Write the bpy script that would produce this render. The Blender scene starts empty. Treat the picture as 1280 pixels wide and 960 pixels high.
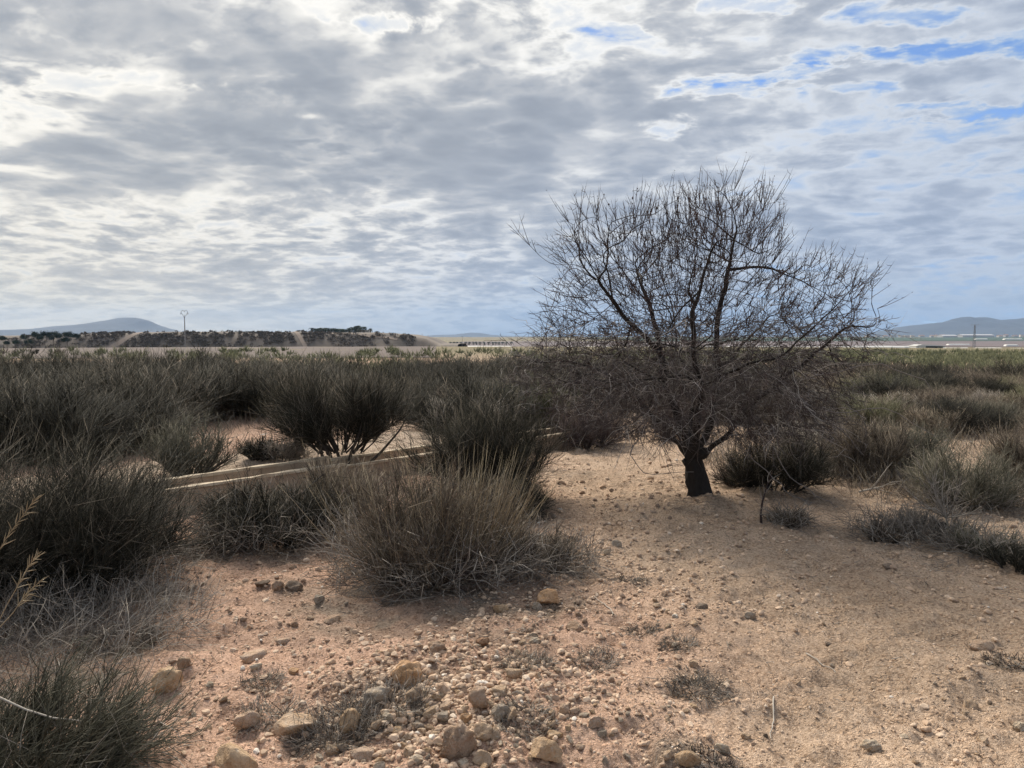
import bpy, math, random, time
import numpy as np
from mathutils import Vector, Matrix

T0 = time.time()
rng = np.random.default_rng(7)
random.seed(7)
scene = bpy.context.scene
col = scene.collection

# ------------------------------------------------------------------ camera
CAM_H = 1.65
FPX = 960.0                       # focal length in photo pixels (1280 wide)
HORIZON = 421.0
PITCH = math.atan((480.0 - HORIZON) / FPX)
cam_d = bpy.data.cameras.new("camera")
cam_d.sensor_width = 36.0
cam_d.lens = 36.0 * FPX / 1280.0
cam_d.clip_start = 0.05
cam_d.clip_end = 80000.0
cam = bpy.data.objects.new("camera", cam_d)
cam.location = (0, 0, CAM_H)
cam.rotation_euler = (math.pi / 2 - PITCH, 0, 0)
col.objects.link(cam)
scene.camera = cam

# ------------------------------------------------------------------ render settings
scene.view_settings.view_transform = 'Standard'
scene.view_settings.look = 'None'
scene.view_settings.exposure = 2.0
scene.view_settings.gamma = 1.0
scene.render.engine = 'CYCLES'
scene.cycles.max_bounces = 5
scene.cycles.diffuse_bounces = 3
scene.cycles.glossy_bounces = 1
scene.cycles.transmission_bounces = 0
scene.cycles.volume_bounces = 0
scene.cycles.transparent_max_bounces = 4
scene.cycles.use_denoising = True
scene.cycles.denoiser = 'OPENIMAGEDENOISE'
scene.cycles.denoising_input_passes = 'RGB_ALBEDO_NORMAL'
scene.cycles.denoising_prefilter = 'ACCURATE'

# ------------------------------------------------------------------ sun and sky (thin broken altocumulus)
SUN_EL, SUN_AZ = math.radians(40), math.radians(-24)      # azimuth from +Y, negative is to the left
sun_dir = Vector((math.sin(SUN_AZ) * math.cos(SUN_EL), math.cos(SUN_AZ) * math.cos(SUN_EL), math.sin(SUN_EL)))
sun_d = bpy.data.lights.new("sun", 'SUN')
sun_d.energy = 1.6
sun_d.angle = math.radians(28)
sun_d.color = (1.0, 0.93, 0.82)
sun = bpy.data.objects.new("sun", sun_d)
sun.rotation_euler = (-sun_dir).to_track_quat('-Z', 'Y').to_euler()
sun.location = (0, 0, 30)
col.objects.link(sun)

world = bpy.data.worlds.new("World")
scene.world = world
world.use_nodes = True
world.cycles.sampling_method = 'MANUAL'
world.cycles.sample_map_resolution = 1024


class NT:
    """small helper to write node trees"""
    def __init__(self, tree):
        self.t = tree
        tree.nodes.clear()

    def n(self, typ, **kw):
        nd = self.t.nodes.new(typ)
        for k, v in kw.items():
            if k.startswith('i_'):
                key = k[2:]
                key = int(key) if key.isdigit() else key.replace('_', ' ')
                self.set(nd.inputs[key], v)
            else:
                setattr(nd, k, v)
        return nd

    def set(self, sock, v):
        if isinstance(v, bpy.types.NodeSocket):
            self.t.links.new(v, sock)
        elif isinstance(v, bpy.types.Node):
            self.t.links.new(v.outputs[0], sock)
        else:
            sock.default_value = v

    def m(self, op, a, b=0.0, c=0.0, clamp=False):
        nd = self.t.nodes.new('ShaderNodeMath')
        nd.operation = op
        nd.use_clamp = clamp
        self.set(nd.inputs[0], a)
        self.set(nd.inputs[1], b)
        self.set(nd.inputs[2], c)
        return nd.outputs[0]

    def vm(self, op, a, b=(0, 0, 0), s=1.0):
        nd = self.t.nodes.new('ShaderNodeVectorMath')
        nd.operation = op
        self.set(nd.inputs[0], a)
        self.set(nd.inputs[1], b)
        if op == 'SCALE':
            self.set(nd.inputs['Scale'], s)
        return nd.outputs['Value'] if op in ('DOT_PRODUCT', 'LENGTH', 'DISTANCE') else nd.outputs[0]

    def ss(self, v, lo, hi, a=0.0, b=1.0):
        nd = self.t.nodes.new('ShaderNodeMapRange')
        nd.interpolation_type = 'SMOOTHSTEP'
        self.set(nd.inputs[0], v)
        for i, q in enumerate((lo, hi, a, b)):
            self.set(nd.inputs[1 + i], q)
        return nd.outputs[0]

    def mix(self, f, a, b, mode='MIX'):
        nd = self.t.nodes.new('ShaderNodeMix')
        nd.data_type = 'RGBA'
        nd.blend_type = mode
        self.set(nd.inputs[0], f)
        self.set(nd.inputs[6], a if not isinstance(a, tuple) else (*a, 1.0)[:4])
        self.set(nd.inputs[7], b if not isinstance(b, tuple) else (*b, 1.0)[:4])
        return nd.outputs[2]

    def noise(self, vec, scale, detail=4.0, rough=0.5, dist=0.0, out=0):
        nd = self.t.nodes.new('ShaderNodeTexNoise')
        self.set(nd.inputs['Vector'], vec)
        nd.inputs['Scale'].default_value = scale
        nd.inputs['Detail'].default_value = detail
        nd.inputs['Roughness'].default_value = rough
        nd.inputs['Distortion'].default_value = dist
        return nd.outputs[out]

    def ramp(self, fac, stops):
        nd = self.t.nodes.new('ShaderNodeValToRGB')
        self.set(nd.inputs[0], fac)
        cr = nd.color_ramp
        while len(cr.elements) < len(stops):
            cr.elements.new(0.5)
        for e, (p, c) in zip(cr.elements, stops):
            e.position = p
            e.color = (*c, 1.0)[:4]
        return nd.outputs[0]


def px_dir(px, py):
    u, v = (px - 640.0) / FPX, (480.0 - py) / FPX
    d = Vector((u, math.cos(PITCH) + v * math.sin(PITCH), -math.sin(PITCH) + v * math.cos(PITCH)))
    return d.normalized()


SHELL = 60.0          # curvature of the deck
DEPTH = 0.085          # the deck's own thickness softens the foreshortening


def cloud_xy(px, py):
    """where a line of sight meets the cloud deck (in units of its height)"""
    d = px_dir(px, py)
    zz = d.z + DEPTH
    t = math.sqrt((SHELL * zz) ** 2 + 2 * SHELL + 1) - SHELL * zz
    return d.x * t, d.y * t


def build_world():
    N = NT(world.node_tree)
    out = N.n('ShaderNodeOutputWorld')
    tc = N.n('ShaderNodeTexCoord')
    d = N.vm('NORMALIZE', tc.outputs['Generated'])
    sep = N.n('ShaderNodeSeparateXYZ', i_0=d)
    z = N.m('MAXIMUM', sep.outputs[2], 0.0)
    rz = N.m('MULTIPLY', N.m('ADD', z, DEPTH), SHELL)
    t = N.m('SUBTRACT', N.m('SQRT', N.m('ADD', N.m('MULTIPLY', rz, rz), 2 * SHELL + 1)), rz)
    flat = N.n('ShaderNodeCombineXYZ', i_0=N.m('MULTIPLY', sep.outputs[0], t), i_1=N.m('MULTIPLY', sep.outputs[1], t)).outputs[0]
    # cloud rows run roughly left-right, a little fanned
    mp = N.n('ShaderNodeMapping', i_Vector=flat)
    mp.inputs['Rotation'].default_value = (0, 0, math.radians(14))
    mp.inputs['Scale'].default_value = (0.95, 1.0, 1.0)
    mp.inputs['Location'].default_value = (3.3, 1.7, 0.0)
    p = mp.outputs[0]
    warp = N.noise(p, 1.1, 3.0, 0.5, out=1)
    pw = N.vm('ADD', p, N.vm('SCALE', N.vm('SUBTRACT', warp, (0.5, 0.5, 0.5)), s=0.32))
    n_big = N.noise(p, 0.5, 2.0, 0.5)
    n_mid = N.noise(pw, 2.3, 2.0, 0.5)
    n_fine = N.noise(pw, 7.0, 4.0, 0.6, 0.25)
    n_puff = N.noise(pw, 18.0, 5.0, 0.6)
    # the deck is broken into rounded cells, large and small
    jig = N.vm('SCALE', N.vm('SUBTRACT', N.noise(pw, 6.0, 3.0, 0.6, out=1), (0.5, 0.5, 0.5)), s=0.20)
    dens = N.m('ADD', N.m('MULTIPLY', n_big, 0.30), N.m('MULTIPLY', n_mid, 0.42))
    for sc_, am_ in ((4.2, 0.26), (8.5, 0.20)):
        cell = N.n('ShaderNodeTexVoronoi', feature='SMOOTH_F1', i_Vector=N.vm('ADD', pw, jig), i_Scale=sc_)
        cell.inputs['Smoothness'].default_value = 0.35
        dens = N.m('ADD', dens, N.m('MULTIPLY', N.m('SUBTRACT', 0.42, cell.outputs['Distance']), am_))
    dens = N.m('ADD', dens, N.m('MULTIPLY', N.m('SUBTRACT', n_fine, 0.5), 0.46))
    dens = N.m('ADD', dens, N.m('MULTIPLY', N.m('SUBTRACT', n_puff, 0.5), 0.24))
    dens = N.m('ADD', dens, 0.172)
    # the individual thick banks and thin places of this deck, each where it floats
    ragged = N.m('ADD', N.m('MULTIPLY', N.m('SUBTRACT', n_fine, 0.5), 2.2), N.m('MULTIPLY', N.m('SUBTRACT', n_puff, 0.5), 1.6))
    for (px, py, rx, ry, rot, w) in BANKS:
        cx, cy = cloud_xy(px, py)
        bm = N.n('ShaderNodeMapping', i_Vector=N.vm('ADD', flat, (-cx, -cy, 0)))
        bm.vector_type = 'TEXTURE'
        bm.inputs['Rotation'].default_value = (0, 0, math.radians(rot))
        bm.inputs['Scale'].default_value = (rx, ry, 1)
        r = N.m('ADD', N.vm('LENGTH', bm.outputs[0]), ragged)
        dens = N.m('ADD', dens, N.ss(r, 1.15, 0.15, 0.0, w))
    # thinner deck towards the right (away from the sun)
    right = N.ss(sep.outputs[0], -0.1, 0.5)
    dens = N.m('SUBTRACT', dens, N.m('MULTIPLY', right, 0.015))
    glow_a = N.ss(N.vm('DOT_PRODUCT', d, tuple(sun_dir)), 0.60, 0.85)
    alpha = N.ss(N.m('ADD', dens, N.m('MULTIPLY', glow_a, 0.12)), 0.06, 0.33)
    prox = N.vm('DOT_PRODUCT', d, tuple(sun_dir))
    glow = N.ss(prox, 0.55, 0.93)
    c_sun = N.ramp(N.ss(dens, 0.14, 0.84), [(0.0, (0.66, 0.70, 0.75)), (0.12, (0.78, 0.79, 0.79)), (0.25, (0.94, 0.92, 0.87)), (0.38, (0.74, 0.735, 0.71)), (0.52, (0.52, 0.53, 0.545)), (0.74, (0.37, 0.395, 0.435)), (1.0, (0.29, 0.315, 0.36))])
    c_far = N.ramp(N.ss(dens, 0.14, 0.84), [(0.0, (0.26, 0.41, 0.68)), (0.16, (0.39, 0.50, 0.68)), (0.34, (0.55, 0.605, 0.69)), (0.48, (0.49, 0.545, 0.635)), (0.7, (0.385, 0.44, 0.54)), (1.0, (0.29, 0.345, 0.445))])
    cloud = N.mix(glow, c_far, c_sun)
    warm_low = N.m('MULTIPLY', N.ss(sep.outputs[0], 0.15, -0.55), N.m('POWER', 2.718, N.m('MULTIPLY', z, -7.0)))
    cloud = N.mix(N.m('MULTIPLY', warm_low, 0.9), cloud, N.mix(1.0, cloud, (1.16, 1.04, 0.80), 'MULTIPLY'))
    # low sky: air between here and the far edge of the deck
    low = N.m('POWER', 2.718, N.m('MULTIPLY', z, -19.0))
    warm_side = N.ss(sep.outputs[0], 0.1, -0.6)
    horizon = N.mix(warm_side, (0.33, 0.43, 0.56), (1.05, 0.90, 0.62))
    cloud = N.mix(N.m('MULTIPLY', low, 0.8), cloud, horizon)
    alpha = N.m('MAXIMUM', alpha, N.m('MULTIPLY', low, 1.0))
    sky = N.n('ShaderNodeTexSky')
    sky.sky_type = 'NISHITA'
    sky.sun_disc = False
    sky.sun_elevation = SUN_EL
    sky.sun_rotation = SUN_AZ
    sky.altitude = 3500
    sky.air_density = 0.75
    sky.dust_density = 0.0
    sky.ozone_density = 3.0
    b_sky = N.n('ShaderNodeBackground', i_Color=sky.outputs[0], i_Strength=0.05)
    b_cl = N.n('ShaderNodeBackground', i_Color=cloud, i_Strength=0.28)
    mx = N.n('ShaderNodeMixShader', i_0=alpha, i_1=b_sky, i_2=b_cl)
    N.t.links.new(mx.outputs[0], out.inputs[0])


# px, py (photo) of each bank, half-widths in deck heights, turn, weight (+ thicker, - thinner)
BANKS = [
    (330, 120, 0.75, 0.40, -20, 0.13),
    (170, 200, 0.9, 0.40, 0, 0.09),
    (620, 180, 0.70, 0.45, -10, 0.10),
    (60, 30, 0.45, 0.25, 0, 0.10),
    (500, 230, 1.3, 0.5, 0, 0.05),
    (600, 45, 0.50, 0.22, 0, -0.05),
    (30, 115, 0.40, 0.10, -10, -0.07),
    (120, 300, 1.6, 0.5, 0, -0.025),
    (120, 90, 0.35, 0.07, 20, -0.07),
    (490, 30, 0.13, 0.06, 0, -0.24),
    (385, 145, 0.10, 0.05, 0, -0.16),
    (770, 38, 0.10, 0.05, 0, -0.24),
    (900, 112, 0.20, 0.07, -18, -0.24),
    (955, 95, 0.24, 0.06, -18, -0.22),
    (838, 160, 0.09, 0.12, 0, -0.26),
    (1080, 108, 0.16, 0.05, -8, -0.20),
    (1050, 68, 0.18, 0.05, -8, -0.20),
    (1130, 72, 0.22, 0.07, -10, -0.22),
    (1200, 140, 0.20, 0.10, -10, -0.27),
    (1240, 62, 0.24, 0.06, 0, -0.24),
    (1130, 18, 0.20, 0.06, 0, -0.24),
    (940, 8, 0.16, 0.05, 0, -0.2),
    (1100, 300, 2.2, 0.8, 0, 0.05),
]
build_world()

# ------------------------------------------------------------------ helpers: maths
def at(px, py, z=0.0):
    """point of height z on the line of sight through a photo pixel"""
    d = px_dir(px, py)
    t = (z - CAM_H) / d.z
    return Vector((d.x * t, d.y * t, z))


def at_depth(px, py, Y):
    """point at distance Y along the view's ground axis"""
    d = px_dir(px, py)
    t = Y / d.y
    return Vector((d.x * t, Y, CAM_H + d.z * t))


def _hash(ix, iy, seed):
    h = (ix.astype(np.int64) * 374761393 + iy.astype(np.int64) * 668265263 + seed * 1442695041) & 0xFFFFFFFF
    h = ((h ^ (h >> 13)) * 1274126177) & 0xFFFFFFFF
    return ((h ^ (h >> 16)) & 0xFFFFFF) / float(0xFFFFFF)


def vnoise(x, y, seed=0):
    ix, iy = np.floor(x), np.floor(y)
    fx, fy = x - ix, y - iy
    fx = fx * fx * fx * (fx * (fx * 6 - 15) + 10)
    fy = fy * fy * fy * (fy * (fy * 6 - 15) + 10)
    a, b = _hash(ix, iy, seed), _hash(ix + 1, iy, seed)
    c, d = _hash(ix, iy + 1, seed), _hash(ix + 1, iy + 1, seed)
    return (a + (b - a) * fx) * (1 - fy) + (c + (d - c) * fx) * fy - 0.5


def fbm(x, y, seed=0, oct=4, gain=0.5):
    s, a = 0.0, 1.0
    for k in range(oct):
        s = s + a * vnoise(x * 2.03 ** k + 17.3 * k, y * 2.03 ** k - 9.1 * k, seed + k)
        a *= gain
    return s


def sstep(v, lo, hi):
    t = np.clip((v - lo) / (hi - lo), 0, 1)
    return t * t * (3 - 2 * t)


def seg_dist(x, y, a, b):
    ax, ay, bx, by = a[0], a[1], b[0], b[1]
    L2 = (bx - ax) ** 2 + (by - ay) ** 2
    t = np.clip(((x - ax) * (bx - ax) + (y - ay) * (by - ay)) / L2, 0, 1)
    return np.hypot(x - ax - t * (bx - ax), y - ay - t * (by - ay))


# ------------------------------------------------------------------ helpers: objects
def tag(o, label=None, cat=None, group=None, kind=None):
    if label: o['label'] = label
    if cat: o['category'] = cat
    if group: o['group'] = group
    if kind: o['kind'] = kind
    return o


def empty(name, loc, rz=0.0):
    o = bpy.data.objects.new(name, None)
    o.empty_display_size = 0.1
    o.location = loc
    o.rotation_euler = (0, 0, rz)
    col.objects.link(o)
    return o


def new_obj(name, me, parent=None, loc=None):
    o = bpy.data.objects.new(name, me)
    if loc is not None: o.location = loc
    if parent is not None: o.parent = parent
    col.objects.link(o)
    return o


def mesh_np(name, verts, faces_list, mat=None, tint=None, smooth=True, colour=None):
    """mesh from numpy: faces_list is a list of (n,3) or (n,4) index arrays"""
    me = bpy.data.meshes.new(name)
    verts = np.asarray(verts, np.float32)
    me.vertices.add(len(verts))
    me.vertices.foreach_set('co', verts.ravel())
    loops = np.concatenate([np.asarray(f, np.int32).ravel() for f in faces_list])
    sizes = np.concatenate([np.full(len(f), f.shape[1], np.int32) for f in faces_list])
    starts = np.concatenate([[0], np.cumsum(sizes)[:-1]]).astype(np.int32)
    me.loops.add(len(loops))
    me.loops.foreach_set('vertex_index', loops)
    me.polygons.add(len(sizes))
    me.polygons.foreach_set('loop_start', starts)
    me.polygons.foreach_set('loop_total', sizes)
    me.polygons.foreach_set('use_smooth', np.full(len(sizes), smooth, bool))
    if tint is not None:
        at_ = me.attributes.new('tint', 'FLOAT', 'POINT')
        at_.data.foreach_set('value', np.asarray(tint, np.float32))
    if colour is not None:
        c = np.ones((len(verts), 4), np.float32)
        c[:, :3] = colour
        at_ = me.attributes.new('soil', 'FLOAT_COLOR', 'POINT')
        at_.data.foreach_set('color', c.ravel())
    me.update(calc_edges=True)
    me.validate()
    if mat: me.materials.append(mat)
    return me


def copy_tree(o, parent=None):
    c = o.copy()
    col.objects.link(c)
    if parent is not None: c.parent = parent
    for ch in o.children:
        copy_tree(ch, c)
    return c


def tubes(P, R, sides=3, tint=None):
    """P (n,k,3) paths, R (n,k) radii -> verts, faces, tint"""
    n, k, _ = P.shape
    T = np.empty_like(P)
    T[:, 1:-1] = P[:, 2:] - P[:, :-2]
    T[:, 0] = P[:, 1] - P[:, 0]
    T[:, -1] = P[:, -1] - P[:, -2]
    T /= np.linalg.norm(T, axis=2, keepdims=True) + 1e-12
    m = P[:, -1] - P[:, 0]
    ref = np.where((np.abs(m[:, 2]) > 0.8 * (np.linalg.norm(m, axis=1) + 1e-9))[:, None], np.array([1.0, 0.13, 0.0]), np.array([0.0, 0.1, 1.0]))
    U = np.cross(T, ref[:, None, :])
    U /= np.linalg.norm(U, axis=2, keepdims=True) + 1e-12
    V = np.cross(T, U)
    ang = np.arange(sides) * 2 * np.pi / sides
    ca, sa = np.cos(ang), np.sin(ang)
    ring = P[:, :, None, :] + R[:, :, None, None] * (U[:, :, None, :] * ca[None, None, :, None] + V[:, :, None, :] * sa[None, None, :, None])
    verts = ring.reshape(-1, 3)
    base = (np.arange(n) * k * sides)[:, None, None] + (np.arange(k - 1) * sides)[None, :, None]
    s = np.arange(sides)[None, None, :]
    s2 = (s + 1) % sides
    q = np.stack([base + s, base + s2, base + sides + s2, base + sides + s], axis=-1).reshape(-1, 4)
    tv = None if tint is None else np.repeat(np.asarray(tint), k * sides)
    return verts, q, tv


def whips(P, R, sides=3, tint=None):
    """like tubes, but each path ends in a point"""
    n, k, _ = P.shape
    v, q, _ = tubes(P, R, sides)
    v = v.reshape(n, k, sides, 3)
    m = (k - 1) * sides
    V = np.concatenate([v[:, :-1].reshape(n, m, 3), P[:, -1:]], 1).reshape(-1, 3)
    base = (np.arange(n) * (m + 1))[:, None, None]
    s = np.arange(sides)[None, None, :]
    s2 = (s + 1) % sides
    F = []
    if k > 2:
        b = base + (np.arange(k - 2) * sides)[None, :, None]
        F.append(np.stack([b + s, b + s2, b + sides + s2, b + sides + s], -1).reshape(-1, 4))
    b = base + (k - 2) * sides
    F.append(np.stack([b + s, b + s2, np.broadcast_to(base + m, (n, 1, sides))], -1).reshape(-1, 3))
    return V, F, (None if tint is None else np.repeat(np.asarray(tint), m + 1))


def join(parts):
    """several (verts, faces, tint) -> one"""
    V, F, T, off = [], [], [], 0
    for v, f, t in parts:
        V.append(v); F += [x + off for x in (f if isinstance(f, list) else [f])]; off += len(v)
        T.append(np.zeros(len(v)) if t is None else t)
    return np.concatenate(V), F, np.concatenate(T)


def unit(v):
    return v / (np.linalg.norm(v, axis=-1, keepdims=True) + 1e-12)


# ------------------------------------------------------------------ materials
def material(name):
    m = bpy.data.materials.new(name)
    m.use_nodes = True
    N = NT(m.node_tree)
    out = N.n('ShaderNodeOutputMaterial')
    b = N.n('ShaderNodeBsdfPrincipled')
    b.inputs['Roughness'].default_value = 0.85
    b.inputs['Specular IOR Level'].default_value = 0.2
    N.t.links.new(b.outputs[0], out.inputs[0])
    return m, N, b


def stem_mat(name, stops, rough=0.8):
    """stems and twigs coloured stem by stem from a ramp"""
    m, N, b = material(name)
    a = N.n('ShaderNodeAttribute', attribute_name='tint')
    oi = N.n('ShaderNodeObjectInfo')
    f = N.m('ADD', a.outputs['Fac'], N.m('MULTIPLY', N.m('SUBTRACT', oi.outputs['Random'], 0.5), 0.22))
    c = N.ramp(f, stops)
    hv = N.n('ShaderNodeHueSaturation', i_Color=c)
    N.set(hv.inputs['Value'], N.m('ADD', 0.85, N.m('MULTIPLY', oi.outputs['Random'], 0.3)))
    N.set(b.inputs['Base Color'], hv.outputs[0])
    b.inputs['Roughness'].default_value = rough
    return m


def flat_mat(name, c, rough=0.8, var=0.25, scale=3.0):
    m, N, b = material(name)
    g = N.n('ShaderNodeTexCoord')
    nz = N.noise(g.outputs['Object'], scale, 5.0, 0.6)
    N.set(b.inputs['Base Color'], N.mix(nz, tuple(x * (1 - var) for x in c), tuple(min(1, x * (1 + var)) for x in c)))
    b.inputs['Roughness'].default_value = rough
    return m

# ------------------------------------------------------------------ layout of the place
CH_A = at(196, 648)                    # near (left) foot of the irrigation channel
CH_B = at(722, 556)                    # far (right) end of it
ch_dir = (CH_B - CH_A).normalized()
ch_nrm = Vector((-ch_dir.y, ch_dir.x, 0))          # away from the camera
TREE = at(876, 628)

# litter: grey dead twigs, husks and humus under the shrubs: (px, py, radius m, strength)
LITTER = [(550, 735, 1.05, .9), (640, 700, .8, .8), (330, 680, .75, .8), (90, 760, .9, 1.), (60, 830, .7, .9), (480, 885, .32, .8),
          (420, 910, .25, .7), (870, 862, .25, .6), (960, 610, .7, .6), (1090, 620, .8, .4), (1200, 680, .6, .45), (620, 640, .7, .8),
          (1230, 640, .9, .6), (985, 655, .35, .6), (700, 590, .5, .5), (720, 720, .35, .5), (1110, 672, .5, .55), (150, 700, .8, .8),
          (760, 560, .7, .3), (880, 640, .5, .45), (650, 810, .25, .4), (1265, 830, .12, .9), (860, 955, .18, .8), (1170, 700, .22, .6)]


def bank_profile(x, y):
    """low bank of pale dug-out earth beyond the channel"""
    s = (x - CH_A.x) * ch_nrm.x + (y - CH_A.y) * ch_nrm.y
    l = (x - CH_A.x) * ch_dir.x + (y - CH_A.y) * ch_dir.y
    w = sstep(s, 0.34, 0.8) * (1 - sstep(s, 1.6, 3.4)) * sstep(l, -6.0, -3.0) * (1 - sstep(l, 4.4, 6.2))
    return w


def ground_macro(x, y):
    r = np.hypot(x, y)
    z = 0.10 * vnoise(x * 0.16 + 3.1, y * 0.16, 3) * sstep(r, 6, 14) + 0.05 * vnoise(x * 0.55, y * 0.55, 5)
    z = z + 0.16 * bank_profile(x, y) * (1.0 + 0.8 * vnoise(x * 1.3, y * 1.3, 8))
    # left edge rises a little under the shrubs, slight hump at the tree
    z = z + 0.05 * np.exp(-((x - TREE.x) ** 2 + (y - TREE.y) ** 2) / 0.5)
    # spill of stones in the foreground stands slightly proud
    z = z + 0.05 * np.exp(-(((x + 0.25) / 0.75) ** 2 + ((y - 3.45) / 0.6) ** 2))
    # mound behind the channel
    m = at(500, 545)
    z = z + 0.20 * np.exp(-(((x - m.x) / 0.8) ** 2 + ((y - m.y - .3) / 0.7) ** 2))
    # the plain falls away and comes back up far off
    z = z - 8.0 * sstep(r, 70, 700) + 8.0 * sstep(r, 1200, 3800)
    return z


def ground_z(x, y):
    x = np.asarray(x, float); y = np.asarray(y, float)
    r = np.hypot(x, y)
    near = 1 - sstep(r, 25, 60)
    z = ground_macro(x, y)
    z = z + near * (0.055 * fbm(x * 1.9, y * 1.9, 21, 3) + 0.040 * fbm(x * 8.0, y * 8.0, 31, 3))
    # crumbly clods
    c = fbm(x * 27.0, y * 27.0, 41, 2)
    clod = 0.55 + 0.9 * vnoise(x * 1.1, y * 1.1, 51)
    z = z + (1 - sstep(r, 9, 16)) * np.clip(clod, 0.1, 1.2) * (0.024 * np.abs(c) + 0.011 * vnoise(x * 60, y * 60, 61))
    return z


def gz(x, y):
    return float(ground_z(np.array([x]), np.array([y]))[0])


def on_ground(px, py):
    p = at(px, py)
    for _ in range(4):
        p = at(px, py, gz(p.x, p.y) if p.y < 60 else float(ground_macro(np.array([p.x]), np.array([p.y]))[0]))
    return p


def soil_colour(x, y):
    pink = np.array([0.67, 0.445, 0.325])
    ochre = np.array([0.63, 0.465, 0.335])
    pale = np.array([0.60, 0.49, 0.38])
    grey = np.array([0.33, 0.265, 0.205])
    dry = np.array([0.22, 0.19, 0.12])
    r = np.hypot(x, y)
    n1 = fbm(x * 0.7, y * 0.7, 71, 3)
    n2 = fbm(x * 2.6, y * 2.6, 81, 3)
    w = sstep(x + 0.25 * y * 0.4 + 0.8 * n1, 0.2, 2.0)[:, None]
    c = pink * (1 - w) + ochre * w
    c = c * (1 + 0.34 * n2[:, None] + 0.22 * n1[:, None])
    b = np.clip(bank_profile(x, y) * 1.1 + 0.6 * np.exp(-((x + 1.6) ** 2 + (y - 13.5) ** 2) / 3.0), 0, 1)[:, None] * 0.85
    c = c * (1 - b) + pale * b
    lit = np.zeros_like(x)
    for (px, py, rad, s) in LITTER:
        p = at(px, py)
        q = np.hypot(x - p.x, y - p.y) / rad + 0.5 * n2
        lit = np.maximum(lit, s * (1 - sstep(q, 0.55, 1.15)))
    # right-hand clearing carries a thin mat of dead grass
    lit = np.maximum(lit, 0.32 * sstep(n2 + 0.5 * n1, 0.05, 0.35) * sstep(x, -0.3, 1.2) * sstep(y, 3.5, 5.5))
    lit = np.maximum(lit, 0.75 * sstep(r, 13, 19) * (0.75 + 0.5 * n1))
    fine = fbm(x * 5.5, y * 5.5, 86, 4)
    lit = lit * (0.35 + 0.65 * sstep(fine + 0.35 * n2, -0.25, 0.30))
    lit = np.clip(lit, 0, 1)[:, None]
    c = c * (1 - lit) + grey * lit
    f = sstep(r, 40, 90)[:, None]
    return c * (1 - f) + dry * f


def polar_ground(th0, th1, nth, r0, r1, ratio):
    nr = int(math.log(r1 / r0) / math.log(ratio)) + 1
    r = r0 * (r1 / r0) ** np.linspace(0, 1, nr)
    th = np.linspace(th0, th1, nth)
    RR, TH = np.meshgrid(r, th, indexing='ij')
    x, y = (RR * np.sin(TH)).ravel(), (RR * np.cos(TH)).ravel()
    i = np.arange(nr - 1)[:, None] * nth + np.arange(nth - 1)[None, :]
    q = np.stack([i, i + 1, i + nth + 1, i + nth], -1).reshape(-1, 4)
    return x, y, q


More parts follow.
